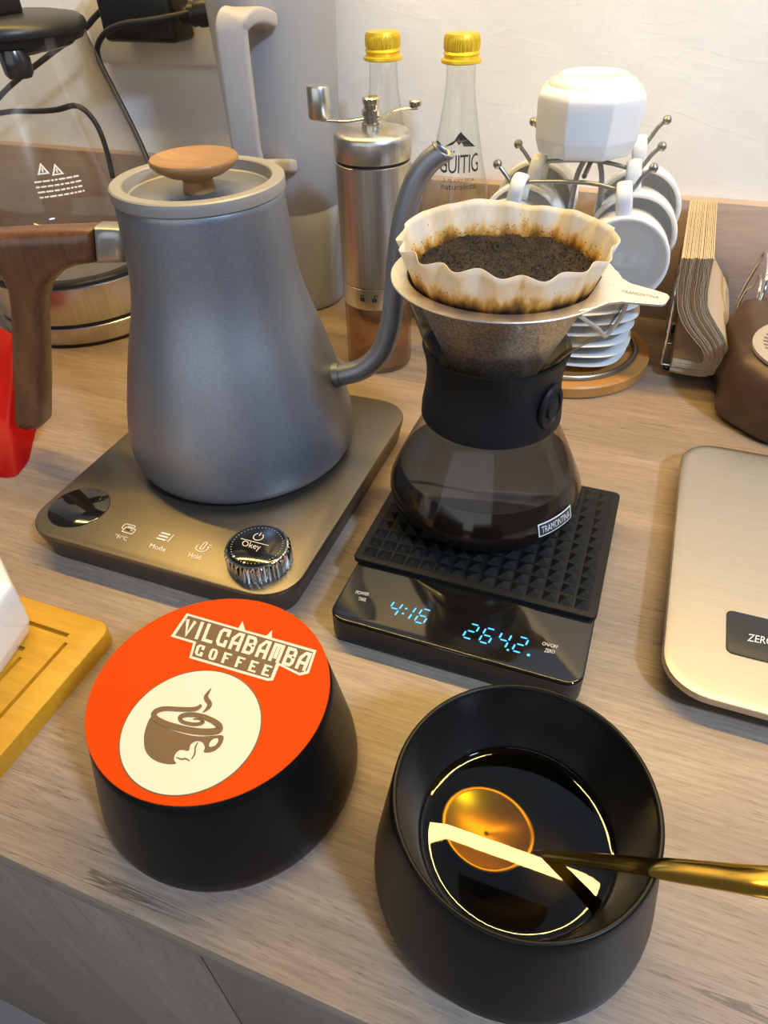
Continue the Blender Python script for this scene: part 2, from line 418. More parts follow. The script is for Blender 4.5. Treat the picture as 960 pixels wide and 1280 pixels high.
# dial
KX, KY = -0.1942, 0.2632
dial = lathe('dial', [(0.0195, 0.0), (0.0203, 0.0008), (0.0203, 0.0125), (0.0198, 0.0138), (0.0188, 0.0142), (0.0188, 0.0135), (0, 0.0135)], M_CHROME, kb, (KX + KBL[0], KY + KBL[1], ZB), 192,
      fn=lambda r, z, a: ((r + (0.0009 * cos(a * 40) if (r > 0.02) else 0)) * cos(a), (r + (0.0009 * cos(a * 40) if (r > 0.02) else 0)) * sin(a), z))
lathe('dial_face', [(0.0187, 0.0130), (0.0187, 0.0142), (0.0180, 0.0146), (0, 0.0146)], M_SCREEN, dial, (0, 0, 0), 64)
ZD = ZB + 0.0148
def at_dial(x, y):
    p = on_z(x, y, ZD); return (p.x - KX, p.y - KY, ZD - ZB)
def at_base(x, y, z=ZB + 0.00025):
    p = on_z(x, y, z); return (p.x + KBL[0], p.y + KBL[1], z)
quad_text('lettering', 'Okey', [(301, 684), (324, 690), (327, 681), (304, 675)], M_CREAM, dial, at_dial, 0.01)
def stroke(name, pts, wd, z, mat, parent, closed=False):
    """flat printed line; pts local (x, y)"""
    v, f = [], []; n = len(pts)
    for i in range(n):
        a = Vector((*pts[i - 1 if (i or closed) else 0], 0)); b = Vector((*pts[(i + 1) % n if (i < n - 1 or closed) else i], 0))
        t = (b - a).normalized(); q = Vector((-t.y, t.x, 0)) * wd / 2; p = Vector((*pts[i], z))
        v += [p + q, p - q]
    for i in range(n if closed else n - 1):
        j = (i + 1) % n; f.append((2 * i, 2 * i + 1, 2 * j + 1, 2 * j))
    return raw(name, v, f, mat, parent)
a0 = at_dial(301, 673); a1 = at_dial(336, 682)
stroke('dial_line', [a0[:2], a1[:2]], 0.0006, ZD - ZB, M_CREAM, dial)
pc = at_dial(323, 671)
stroke('power_symbol', [(pc[0] + 0.0032 * cos(radians(a)), pc[1] + 0.0032 * sin(radians(a))) for a in range(120, 421, 20)], 0.0007, ZD - ZB, M_CREAM, dial)
stroke('power_symbol', [(pc[0], pc[1] + 0.001), (pc[0], pc[1] + 0.0042)], 0.0007, ZD - ZB, M_CREAM, dial)
v, f = [], []
for k in range(44):
    a = 2 * pi * k / 44; s = 0.00032 if k not in (29, 33) else 0.0009
    c = (0.0163 * cos(a), 0.0163 * sin(a)); b = len(v)
    v += [(c[0] + s * cos(q), c[1] + s * sin(q), ZD - ZB) for q in [i * pi / 3 for i in range(6)]]; f.append(tuple(range(b, b + 6)))
raw('dial_dots', v, f, M_CREAM, dial)
# printed symbols of the base
zb = ZB + 0.0002
def cxy(x, y): p = on_z(x, y, zb); return (p.x + KBL[0], p.y + KBL[1])
c = cxy(161, 661)
for dx, dy in ((-0.0012, 0.0014), (0.0012, -0.0014)):
    stroke('unit_symbol', rrect(c[0] + dx - 0.0042, c[0] + dx + 0.0042, c[1] + dy - 0.0024, c[1] + dy + 0.0024, 0.0008, 2), 0.0006, zb, M_PRINTG, kb, True)
stroke('unit_symbol', [(c[0] - .002, c[1] + .002), (c[0] + .002, c[1] + .002)], 0.0006, zb, M_PRINTG, kb)
stroke('unit_symbol', [(c[0] - .002, c[1] - .001), (c[0] + .002, c[1] - .001)], 0.0006, zb, M_PRINTG, kb)
c = cxy(205, 671)
for k in range(3):
    stroke('mode_symbol', [(c[0] - 0.0042, c[1] + 0.003 - k * 0.0028), (c[0] + 0.0030, c[1] + 0.003 - k * 0.0028)], 0.0013, zb, M_PRINTG, kb)
stroke('mode_symbol', [(c[0] + 0.0052, c[1] + 0.0042), (c[0] + 0.0052, c[1] - 0.0035), (c[0] + 0.0036, c[1] - 0.0020)], 0.0006, zb, M_PRINTG, kb)
c = cxy(253, 684)
stroke('hold_symbol', [(c[0] + 0.0042 * cos(radians(a)), c[1] - 0.0004 + 0.0036 * sin(radians(a))) for a in range(150, 391, 20)], 0.0006, zb, M_PRINTG, kb)
stroke('hold_symbol', rrect(c[0] - 0.0011, c[0] + 0.0011, c[1] - 0.002, c[1] + 0.005, 0.0010, 3), 0.0006, zb, M_PRINTG, kb, True)
for k in range(2): stroke('hold_symbol', [(c[0] + 0.003, c[1] + 0.0035 - k * .002), (c[0] + 0.0052, c[1] + 0.0035 - k * .002)], 0.0005, zb, M_PRINTG, kb)
quad_text('lettering', '\u00b0F/\u00b0C', [(143, 672), (158, 676), (160, 671), (145, 667)], M_PRINTG, kb, at_base)
quad_text('lettering', 'Mode', [(186, 684), (206, 690), (208, 684), (189, 679)], M_PRINTG, kb, at_base)
quad_text('lettering', 'Hold', [(235, 696), (250, 700), (252, 694), (237, 690)], M_PRINTG, kb, at_base)

# ================================================================== gooseneck kettle
AX = Vector((-0.2675, 0.3775, 0)); PHI = radians(12)
U = Vector((cos(PHI), sin(PHI), 0)); Q = Vector((-sin(PHI), cos(PHI), 0))
kt = thing('gooseneck_kettle', (AX.x, AX.y, ZB), 'grey metal gooseneck kettle with wooden handle and knob on its base', 'kettle')
def zl(z): return z - ZB
prof = [(0.0, .0300), (.0770, .0300), (.0808, .0306), (.0826, .0330), (.0838, .037), (.0843, .042), (.0842, .05), (.0830, .06), (.0810, .07), (.0785, .08), (.0731, .10), (.0672, .12), (.0637, .13),
        (.0604, .14), (.0575, .15), (.0552, .16), (.0538, .17), (.0530, .18), (.0525, .19), (.0520, .20), (.0515, .21), (.0513, .2135), (.0506, .2143), (.0, .2143)]
lathe('body', [(r, zl(z)) for r, z in prof], M_KETTLE, kt, seg=96, angle=60)
lathe('foot', [(0, zl(.0255)), (.0735, zl(.0255)), (.0745, zl(.0265)), (.0745, zl(.0302)), (0, zl(.0302))], M_BLACKPLASTIC, kt, seg=64)
lid = lathe('lid', [(0, zl(.2135)), (.0515, zl(.2135)), (.0526, zl(.2145)), (.0528, zl(.2190)), (.0524, zl(.2208)), (.0514, zl(.2215)), (.0454, zl(.2215)), (.0446, zl(.2208)), (.0432, zl(.2150)), (.0415, zl(.2138)), (0, zl(.2138))], M_LID, kt, seg=96, angle=35)
lathe('knob', [(0, zl(.2135)), (.0100, zl(.2135)), (.0094, zl(.2180)), (.0090, zl(.2205)), (.0105, zl(.2222)), (.0180, zl(.2246)), (.0240, zl(.2280)), (.0262, zl(.2304)), (.0264, zl(.2322)), (.0256, zl(.2332)), (.0205, zl(.2322)), (.0120, zl(.2310)), (0, zl(.2306))], M_ACACIA, lid, seg=64, angle=50)
# handle: an outline in the upright plane of the handle, given thickness
def pl(x, y):
    d = _ray(x, y); n = Q; t = n.dot(AX - Vector((0, 0, CAM_H))) / n.dot(d); p = Vector((0, 0, CAM_H)) + d * t
    return ((p - AX).dot(U), p.z - ZB)
def plate(name, outline, th, mat, parent, bevel, segs=4):
    v = []; n = len(outline)
    bm = bmesh.new(); top = [bm.verts.new((U * s + Q * (th / 2)) + Vector((0, 0, z))) for s, z in outline]
    bot = [bm.verts.new((U * s - Q * (th / 2)) + Vector((0, 0, z))) for s, z in outline]
    ft = bm.faces.new(top); fb = bm.faces.new(bot[::-1])
    for i in range(n): bm.faces.new((top[i], bot[i], bot[(i + 1) % n], top[(i + 1) % n]))
    bmesh.ops.recalc_face_normals(bm, faces=bm.faces)
    es = [e for e in bm.edges if (e.verts[0] in top and e.verts[1] in top) or (e.verts[0] in bot and e.verts[1] in bot)]
    bmesh.ops.bevel(bm, geom=es, offset=bevel, segments=segs, affect='EDGES', profile=0.5)
    me = bpy.data.meshes.new(name); bm.to_mesh(me); bm.free()
    return link(name, me, mat, parent, (0, 0, 0), True, 60)
outl = [(123, 281), (100, 281.5), (60, 283), (20, 285), (-10, 287), (-28, 292), (-36, 304), (-32, 318), (-20, 328), (-4, 334), (8, 342), (15, 356), (18, 376), (20, 420), (21, 470), (22.5, 520), (26, 529), (40, 533), (54, 531), (61, 524), (61.5, 480), (60, 430), (58.5, 395), (59.5, 372), (66, 352), (82, 336), (102, 328), (126, 324.5)]
outl = [pl(*p) for p in outl]
plate('handle', outl, 0.023, M_WALNUT, kt, 0.0085, 5)
conn = [pl(*p) for p in [(160, 281), (123, 280), (126, 325.5), (165, 324)]]
plate('handle_bracket', conn, 0.021, plain('bracket_grey', (0.42, 0.42, 0.42), 0.35, 0.8), kt, 0.006, 4)
spx = [(412, 470), (430, 468), (455, 460), (476, 440), (488, 408), (493, 370), (497, 325), (505, 272), (518, 230), (535, 204), (555, 188)]
sp = []
for x, y in spx:
    s, z = pl(x, y); sp.append(U * s + Vector((0, 0, z)))
sv, sf = tube_data(sp, lambda t: 0.0078 - 0.0014 * t, seg=20, smooth_n=8, cap=False)
# cut the mouth on a slant
nseg = 20; tip = len(sv) - nseg
d = (sp[-1] - sp[-2]).normalized(); nrm = (d * 0.75 + Vector((0, 0, 0.66))).normalized()
for i in range(tip, len(sv)):
    p = Vector(sv[i]); sv[i] = p - d * ((p - sp[-1]).dot(nrm) / d.dot(nrm))
spout = raw('spout', sv, sf, M_KETTLE, kt, smooth=True, angle=80)
md = spout.modifiers.new('wall', 'SOLIDIFY'); md.thickness = 0.0012; md.offset = -1
collar = tube('spout_collar', [sp[0], sp[1] - (sp[1] - sp[0]) * 0.25], 0.0088, M_KETTLE, kt, seg=20, smooth_n=1)

# ================================================================== coffee scale
cs = thing('coffee_scale', (-0.061, 0.325, 0), 'flat black coffee scale with blue digits under the glass carafe', 'scale')
CL = (0.061, -0.325, 0)
ZS = 0.0215
so = rrect(-0.1365, 0.0145, 0.2385, 0.4085, 0.010, 6)
stack_poly('body', [(inset_poly(so, 0.003), 0.0), (inset_poly(so, 0.0008), 0.0022), (so, 0.004), (so, 0.0190)], M_BLACKPLASTIC, cs, CL, True, 30)
pn = slab('glass_panel', so, 0.0190, ZS, M_SCREEN, cs, CL, bev=0.0016)
mat_o = rrect(-0.1425, 0.0100 + 0.0065, 0.2865, 0.4095, 0.004, 4)
mat_o = rrect(-0.1400, 0.0150, 0.2875, 0.4100, 0.004, 4)
mt = slab('rubber_mat', mat_o, ZS - 0.0002, ZS + 0.0030, M_RUBBER, cs, CL, bev=0.0006)
ZM = ZS + 0.0030
pm = bpy.data.meshes.new('pyramid_stud'); h = 0.0046
pm.from_pydata([(-h, -h, 0), (h, -h, 0), (h, h, 0), (-h, h, 0), (0, 0, 0.0030)], [], [(0, 1, 4), (1, 2, 4), (2, 3, 4), (3, 0, 4)]); pm.materials.append(M_RUBBER)
nx, ny = 15, 12
for i in range(nx):
    for j in range(ny):
        o = bpy.data.objects.new('pyramid_stud', pm); col.objects.link(o); o.parent = mt
        o.location = (-0.1400 + 0.155 * (i + 0.5) / nx * 0.94 + 0.155 * 0.03, 0.2875 + 0.1225 * (j + 0.5) / ny * 0.94 + 0.1225 * 0.03, ZM - 0.0002)
# seven-segment digits
ZI = ZS + 0.0002
def at_cs(x, y):
    p = on_z(x, y, ZI); return (p.x + CL[0], p.y + CL[1], ZI)
SEG = {'a': ((0.12, 1), (0.88, 1)), 'b': ((1, .94), (1, .56)), 'c': ((1, .44), (1, .06)), 'd': ((0.12, 0), (0.88, 0)), 'e': ((0, .44), (0, .06)), 'f': ((0, .94), (0, .56)), 'g': ((0.12, .5), (0.88, .5))}
DIG = {'4': 'bcfg', '1': 'bc', '6': 'acdefg', '2': 'abged'}
def digit(ch, x, y, ww, hh, slant=0.16):
    for s in DIG[ch]:
        (u0, v0), (u1, v1) = SEG[s]
        p0 = Vector((x + u0 * ww + slant * v0 * hh, y + v0 * hh, 0)); p1 = Vector((x + u1 * ww + slant * v1 * hh, y + v1 * hh, 0))
        t = (p1 - p0).normalized(); q = Vector((-t.y, t.x, 0)); wd = 0.00052
        pts = [p0, p0 + t * wd + q * wd, p1 - t * wd + q * wd, p1, p1 - t * wd - q * wd, p0 + t * wd - q * wd]
        flat('digit_segment', [(p.x, p.y) for p in pts], ZI, M_LED, pn)
def dot(x, y, r=0.0008):
    flat('digit_point', [(x + r * cos(k * pi / 4), y + r * sin(k * pi / 4)) for k in range(8)], ZI, M_LED, pn)
pa = on_z(482, 767, ZI); pb = on_z(578, 796, ZI)
HH, WW = 0.0112, 0.0056
digit('4', pa.x, pa.y, WW, HH); dot(pa.x + .0098, pa.y + .0035); dot(pa.x + .0104, pa.y + .0078)
digit('1', pa.x + 0.0085, pa.y, WW, HH); digit('6', pa.x + 0.0180, pa.y, WW, HH)
for k, ch in enumerate('264'): digit(ch, pb.x + k * 0.0096, pb.y, WW, HH)
dot(pb.x + 0.0268, pb.y - .0004); digit('2', pb.x + 0.0290, pb.y, WW, HH); dot(pb.x + 0.0385, pb.y, 0.0010)
def at_pn(x, y):
    p = on_z(x, y, ZI); return (p.x, p.y, ZI)
quad_text('lettering', 'POWER', [(444, 742), (461, 745), (462, 741), (446, 738)], M_PRINTG, pn, at_pn)
quad_text('lettering', 'TARE', [(447, 750), (457, 752), (458, 748), (449, 746)], M_PRINTG, pn, at_pn)
quad_text('lettering', 'ON/OFF', [(677, 806), (697, 811), (698, 807), (679, 802)], M_PRINTG, pn, at_pn)
quad_text('lettering', 'ZERO', [(680, 815), (693, 817), (694, 813), (682, 810)], M_PRINTG, pn, at_pn)

# ================================================================== pour-over carafe
CX, CY = -0.0740, 0.365
ZC = ZM + 0.0028
def car(z): return z - ZC
carafe = thing('glass_carafe', (CX, CY, ZC), 'glass pour-over carafe with black sleeve standing on the coffee scale', 'carafe')
SPA = radians(-8)
def spout_fn(r, z, a):
    d = (a - SPA + pi) % (2 * pi) - pi; t = max(0.0, 1 - abs(d) / radians(27))
    za = z + ZC; s = min(1, max(0, (za - 0.152) / 0.017)); s = s * s * (3 - 2 * s)
    r2 = r + t * s * 0.0125
    return (r2 * cos(a), r2 * sin(a), z)
cp = [(0, .0283), (.036, .0283), (.045, .0290), (.0535, .0325), (.0590, .037), (.0622, .0415), (.0638, .0465), (.0634, .051), (.0617, .0555), (.0597, .060), (.0552, .070), (.0506, .080), (.0456, .090), (.0420, .099), (.0390, .110),
      (.0374, .122), (.0377, .134), (.0396, .145), (.0436, .155), (.0470, .165), (.0505, .175), (.0535, .183), (.0550, .1875)]
gl = lathe('glass', [(r, car(z)) for r, z in cp], M_GLASSC, carafe, seg=128, angle=80, fn=spout_fn)
slv = [(.0432, .1035), (.0428, .1100), (.0414, .1180), (.0403, .1260), (.0403, .1350), (.0415, .1430), (.0432, .1490)]
inn = [(r - 0.0022, z) for r, z in slv]
lathe('sleeve', [(r, car(z)) for r, z in slv + inn[::-1] + slv[:1]], M_RUBBER, carafe, seg=96, angle=50)
sa = SPA; edge_pts = [(0.0552 * cos(sa - radians(27)), 0.0552 * sin(sa - radians(27)), car(.1870)), (0.0600 * cos(sa - radians(12)), 0.0600 * sin(sa - radians(12)), car(.1755)), (0.0606 * cos(sa), 0.0606 * sin(sa), car(.1665)), (0.0660 * cos(sa), 0.0660 * sin(sa), car(.1780)), (0.0676 * cos(sa), 0.0676 * sin(sa), car(.1872))]
tube('spout_edge', edge_pts, 0.0011, plain('glass_edge', (0.80, 0.72, 0.58), 0.08, trans=0.55), carafe, seg=8, smooth_n=4)
# snap button of the sleeve
BA = radians(-34)
for k in range(-180, 180, 1):
    a = radians(k); pp = Vector((CX + 0.044 * cos(a), CY + 0.044 * sin(a), 0.1225))
    q = ROT.transposed() @ (pp - Vector((0, 0, CAM_H))); px = 480 + CAM_F * q.x / -q.z
    n_ = Vector((cos(a), sin(a), 0)); vis = n_.dot(Vector((0, 0, CAM_H)) - pp) > 0
    if vis and abs(px - 692) < 1.2: BA = a
bt = lathe('snap_button', [(0, 0), (.0105, 0), (.0108, .0012), (.0098, .0026), (.0075, .0030), (.0068, .0018), (.0052, .0018), (.0046, .0034), (0, .0038)], M_RUBBER, carafe, (0.0405 * cos(BA), 0.0405 * sin(BA), car(0.1225)), 40)
bt.rotation_euler = (0, radians(90), BA)
bt.scale = (1.35, 1, 1)
# label
def r_at(profile, z):
    for (r0, z0), (r1, z1) in zip(profile[:-1], profile[1:]):
        if z0 <= z <= z1 and z1 > z0: return r0 + (r1 - r0) * (z - z0) / (z1 - z0)
    return profile[-1][0]
def wrap(name, uvf, a0, z0, wd, ht, profile, zoff, mat, parent, lift=0.0004, tilt=0.0):
    uv, f = uvf; v = []
    for a, b in uv:
        z = z0 + (b - 0.5) * ht + (a - 0.5) * tilt; r = r_at(profile, z) + lift; an = a0 + (a - 0.5) * wd / r
        v.append((r * cos(an), r * sin(an), z - zoff))
    return raw(name, v, f, mat, parent)
def frame_uv(t, asp, n=24):
    """rectangular outline with thickness t (of the height), split along its length"""
    v, f = [], []
    def strip(u0, u1, v0, v1):
        m = n if u1 - u0 > 0.3 else 1
        for k in range(m):
            b = len(v); x0 = u0 + (u1 - u0) * k / m; x1 = u0 + (u1 - u0) * (k + 1) / m
            v.extend([(x0, v0), (x1, v0), (x1, v1), (x0, v1)]); f.append((b, b + 1, b + 2, b + 3))
    strip(0, 1, 0, t); strip(0, 1, 1 - t, 1); strip(0, t / asp, t, 1 - t); strip(1 - t / asp, 1, t, 1 - t)
    return v, f
def fill_uv(n=24):
    v, f = [], []
    for k in range(n):
        b = len(v); v.extend([(k / n, 0), ((k + 1) / n, 0), ((k + 1) / n, 1), (k / n, 1)]); f.append((b, b + 1, b + 2, b + 3))
    return v, f
def ang_at(cx, cy, r, z, px_t):
    best = None
    for k in range(-1800, 1800, 5):
        a = radians(k / 10); pp = Vector((cx + r * cos(a), cy + r * sin(a), z))
        if Vector((cos(a), sin(a), 0)).dot(Vector((0, 0, CAM_H)) - pp) < 0: continue
        q = ROT.transposed() @ (pp - Vector((0, 0, CAM_H))); px = 480 + CAM_F * q.x / -q.z
        if best is None or abs(px - px_t) < best[0]: best = (abs(px - px_t), a)
    return best[1]
def spot_on(cx, cy, profile, px_t, py_t, zlo, zhi):
    """angle and height on a turned surface that face the viewer at a given place"""
    best = None; z = zlo
    while z < zhi:
        a = ang_at(cx, cy, r_at(profile, z), z, px_t); r = r_at(profile, z)
        q = ROT.transposed() @ (Vector((cx + r * cos(a), cy + r * sin(a), z)) - Vector((0, 0, CAM_H))); py = 640 - CAM_F * q.y / -q.z
        if best is None or abs(py - py_t) < best[0]: best = (abs(py - py_t), a, z)
        z += 0.002
    return best[1], best[2]
LA, LZ = spot_on(CX, CY, cp, 696, 653, 0.034, 0.07)
lab = wrap('label', fill_uv(), LA, LZ, 0.0300, 0.0088, cp, ZC, M_PRINTK, carafe, 0.0003)
wrap('lettering', text_data('TRAMONTINA', 0.02), LA, LZ, 0.0255, 0.0046, cp, ZC, M_PRINTW, lab, 0.0006)
wrap('label_border', frame_uv(0.09, 3.4), LA, LZ, 0.0300, 0.0088, cp, ZC, M_PRINTW, lab, 0.0006)

LV = 0.0650
lq = [(0, .0291), (.036, .0291), (.0445, .0298), (.0528, .0332), (.0582, .0376), (.0614, .0418), (.0630, .0466), (.0626, .051), (.0610, .0555), (.0590, .060), (.0566, LV + .0006), (.0555, LV), (0, LV)]
coffee = lathe('carafe_coffee', [(r, z - 0.0291) for r, z in lq], M_COFFEE, None, (CX, CY, 0.0291), 96, angle=60)
tag(coffee, 'dark brewed coffee pooled in the bottom of the glass carafe', 'coffee')

# dripper
ZF = 0.1895
dp = thing('steel_dripper', (CX, CY, ZF), 'steel cone dripper with flat flange and tab resting in the glass carafe', 'dripper')
fv, ff = [], []
n = 96; TA = radians(-6.5)
ro, ri = 0.0608, 0.0520
outer = []
for k in range(n):
    a = 2 * pi * k / n; d = (a - TA + pi) % (2 * pi) - pi
    outer.append((ro * cos(a), ro * sin(a)))
lathe('flange', [(ri, 0.0), (ri, 0.0012), (ro - 0.0004, 0.0012), (ro, 0.0008), (ro, 0.0004), (ro - .0004, 0.0), (ri, 0.0)], brushed('dripper_steel', (0.88, 0.85, 0.79), 0.42, (300, 300, 300), 0.05), dp, seg=128)
ua = Vector((cos(TA), sin(TA))); ub = Vector((-sin(TA), cos(TA)))
tab_o = [(0.050, -0.030), (0.056, -0.0245), (0.0605, -0.0155), (0.066, -0.0115), (0.081, -0.0082), (0.0845, -0.0072), (0.0862, -0.0050), (0.0866, 0.0035), (0.0850, 0.0062), (0.081, 0.0078), (0.066, 0.0120), (0.0605, 0.0165), (0.056, 0.0250), (0.050, 0.030)]
tp = [(ua.x * s + ub.x * q, ua.y * s + ub.y * q) for s, q in tab_o]
tb = stack_poly('tab', [(tp, 0.0002), (tp, 0.0013), (inset_poly(tp, 0.0003), 0.0015)], MATS['dripper_steel'], dp, angle=30)
lathe('cone', [(0.0525, 0.0), (0.0515, 0.0002), (0.0230, -0.062), (0.0225, -0.062), (0.0519, 0.0006), (0.0525, 0.0)], brushed('cone_mesh', (0.62, 0.54, 0.44), 0.50, (700, 700, 700), 0.4), dp, seg=96)
uv, f = text_data('TRAMONTINA', 0.01)
raw('lettering', [(*(ua * (0.0635 + 0.0185 * a) + ub * ((b - 0.5) * 0.0030)), 0.0017) for a, b in uv], f, M_PRINTS, tb)

# paper filter
def filter_mesh():
    m, nt, b, out = nm_('stained_paper')
    tc = N(nt, 'ShaderNodeTexCoord'); sx = N(nt, 'ShaderNodeSeparateXYZ'); nt.links.new(tc.outputs['Object'], sx.inputs[0])
    mp = N(nt, 'ShaderNodeMapping'); mp.inputs['Scale'].default_value = (110, 110, 30); nt.links.new(tc.outputs['Object'], mp.inputs[0])
    n1 = N(nt, 'ShaderNodeTexNoise', Scale=1.0, Detail=4.0, Roughness=0.6); nt.links.new(mp.outputs[0], n1.inputs['Vector'])
    # wet brown band: stronger low down, streaks upward
    mr = N(nt, 'ShaderNodeMapRange'); nt.links.new(sx.outputs[2], mr.inputs[0]); mr.inputs[1].default_value = 0.0; mr.inputs[2].default_value = 0.012; mr.inputs[3].default_value = 0.40; mr.inputs[4].default_value = -0.16
    ad = N(nt, 'ShaderNodeMath', operation='ADD'); nt.links.new(mr.outputs[0], ad.inputs[0]); nt.links.new(n1.outputs[0], ad.inputs[1])
    r = ramp(nt, ad.outputs[0], [(0.30, (0.86, 0.80, 0.70)), (0.50, (0.84, 0.70, 0.44)), (0.66, (0.70, 0.40, 0.07)), (0.82, (0.30, 0.13, 0.02)), (0.97, (0.06, 0.025, 0.008))])
    nt.links.new(r.outputs[0], b.inputs['Base Color']); b.inputs['Roughness'].default_value = 0.7
    tl = N(nt, 'ShaderNodeBsdfTranslucent'); nt.links.new(r.outputs[0], tl.inputs[0])
    mx = N(nt, 'ShaderNodeMixShader'); mx.inputs[0].default_value = 0.38
    nt.links.new(b.outputs[0], mx.inputs[1]); nt.links.new(tl.outputs[0], mx.inputs[2]); nt.links.new(mx.outputs[0], out.inputs[0])
    return m
M_FILTER = filter_mesh()
rf = random.Random(3)
WN = 17
ph = [rf.uniform(0.5, 1.25) for _ in range(WN)]
def wave(a):
    k = a / (2 * pi) * WN; i = int(k) % WN; t = k - int(k)
    amp = ph[i] * (1 - t) + ph[(i + 1) % WN] * t
    return amp * sin(k * 2 * pi)
seg = 360; levels = 14; v, f = [], []
for j in range(levels + 1):
    t = j / levels
    z = -0.030 + 0.0505 * t
    base_r = 0.0499 + 0.46 * z if z < 0 else 0.0499 + 0.31 * z
    g = max(0.0, (t - 0.55) / 0.45) ** 1.3
    for k in range(seg):
        a = 2 * pi * k / seg; wv = wave(a)
        r = base_r + g * 0.0019 * wv
        zz = z + g * (0.0010 * wv * -1 + 0.0013 * sin(3 * a + 0.6) + 0.0006 * sin(7 * a))
        v.append((r * cos(a), r * sin(a), zz))
for j in range(levels):
    for k in range(seg):
        a = j * seg + k; b = j * seg + (k + 1) % seg; f.append((a, b, b + seg, a + seg))
pf = raw('paper_filter', v, f, M_FILTER, None, (CX, CY, ZF + 0.0008), True)
tag(pf, 'fluted white paper filter stained brown, standing in the steel dripper', 'paper filter')
md = pf.modifiers.new('wall', 'SOLIDIFY'); md.thickness = 0.0003

# wet grounds
def grounds():
    m, nt, b, out = nm_('wet_grounds')
    vv = coords(nt, (700, 700, 700)); n1 = N(nt, 'ShaderNodeTexNoise', Scale=1.0, Detail=4.0, Roughness=0.7); nt.links.new(vv, n1.inputs['Vector'])
    v2 = coords(nt, (60, 60, 60)); n2 = N(nt, 'ShaderNodeTexNoise', Scale=1.0, Detail=3.0); nt.links.new(v2, n2.inputs['Vector'])
    r1 = ramp(nt, n1.outputs[0], [(0.35, (0.007, 0.0035, 0.002)), (0.55, (0.020, 0.009, 0.0045)), (0.75, (0.10, 0.042, 0.015))])
    r2 = ramp(nt, n2.outputs[0], [(0.4, (0.3, 0.3, 0.3)), (0.65, (1.35, 1.15, 1.0))])
    nt.links.new(mix(nt, 1.0, r1.outputs[0], r2.outputs[0], 'MULTIPLY'), b.inputs['Base Color']); b.inputs['Roughness'].default_value = 0.45
    bump(nt, b, n1.outputs[0], 0.8, 0.002)
    return m
M_GROUND = grounds()
v, f = [], []
RG = 0.0488; rings = 44; seg = 120
def gz(x, y):
    r = sqrt(x * x + y * y); back = y / RG
    h = -0.0068 + 0.0085 * (r / RG) ** 2 + 0.0030 * max(0, back) * (r / RG)
    h += 0.0022 * noise.noise(Vector((x * 95, y * 95, 1.3))) + 0.0012 * noise.noise(Vector((x * 300, y * 300, 4.0))) + 0.0007 * noise.noise(Vector((x * 800, y * 800, 9.0)))
    return h
for j in range(rings + 1):
    r = max(1e-5, RG * j / rings)
    for k in range(seg):
        a = 2 * pi * k / seg; x, y = r * cos(a), r * sin(a); v.append((x, y, gz(x, y)))
for j in range(rings):
    for k in range(seg):
        a = j * seg + k; b = j * seg + (k + 1) % seg; f.append((a, b, b + seg, a + seg))
rg = random.Random(5)
def bit(x, y, z, s):
    b = len(v); ax = [Vector((rg.gauss(0, 1), rg.gauss(0, 1), rg.gauss(0, 1))).normalized() * s * rg.uniform(0.6, 1.3) for _ in range(4)]
    for q in ax: v.append((x + q.x, y + q.y, z + q.z))
    f.extend([(b, b + 1, b + 2), (b, b + 2, b + 3), (b, b + 3, b + 1), (b + 1, b + 3, b + 2)])
for _ in range(5200):
    r = RG * sqrt(rg.random()); a = rg.uniform(0, 2 * pi); x, y = r * cos(a), r * sin(a)
    bit(x, y, gz(x, y) + 0.0002, rg.uniform(0.0003, 0.0008))
for _ in range(1300):                        # bits clinging to the paper above the bed
    a = rg.uniform(0, 2 * pi); up_ = abs(rg.gauss(0, 0.0032)) * (1.0 + 0.5 * sin(5 * a))
    z0 = gz(RG * cos(a), RG * sin(a)); r = 0.0492 + up_ * 0.42
    bit(r * cos(a), r * sin(a), z0 + up_, rg.uniform(0.0002, 0.0006))
gr = raw('coffee_grounds', v, f, M_GROUND, None, (CX, CY, ZF), False)
tag(gr, 'wet dark brown coffee grounds lying in the paper filter', 'coffee grounds', kind='stuff')

# ================================================================== canisters
def canister(name, x, y, top, label, cat, rt, rb, lidded):
    t = thing(name, (x, y, 0), label, cat)
    out_ = [(0, 0), (rb - 0.010, 0), (rb - 0.005, 0.0010), (rb - 0.0015, 0.0045), (rb, 0.0100), (rb - 0.0004, 0.016)]
    nst = 8
    for k in range(1, nst + 1):
        u = k / nst; out_.append((rb - 0.0004 - (rb - 0.0004 - rt) * u, 0.016 + (top - 0.016) * u))
    if lidded:
        out_ += [(rt - 0.0006, top + 0.0004), (0, top + 0.0004)]
        lathe('body', out_, M_BLACK, t, seg=96, angle=50)
    else:
        out_ += [(rt - 0.0004, top + 0.0010), (rt - 0.0013, top + 0.0014), (rt - 0.0022, top + 0.0009), (rt - 0.0026, top - 0.001)]
        out_ += [(rt - 0.0034, top - 0.008), (0.0462, 0.050), (0.0420, 0.036), (0.0385, 0.026), (0.0330, 0.017), (0.024, 0.0125), (0, 0.0120)]
        lathe('body', out_, M_BLACK, t, seg=96, angle=70)
    return t
ca = canister('canister', -0.1487, 0.1442, 0.0695, 'black tapered canister with orange coffee logo sticker on top', 'canister', 0.0556, 0.0655, True)
ZT = 0.0703
def at_ca(dz):
    def g(x, y):
        p = on_z(x, y, ZT + dz); return (p.x + 0.1487, p.y - 0.1442, ZT + dz)
    return g
sticker = lathe('sticker', [(0, 0.0698), (0.0555, 0.0698), (0.0557, 0.0700), (0.0555, ZT), (0, ZT)], M_ORANGE, ca, seg=128, angle=30)
def crop(p): return (90 + p[0] / 2.595, 730 + p[1] / 2.595)
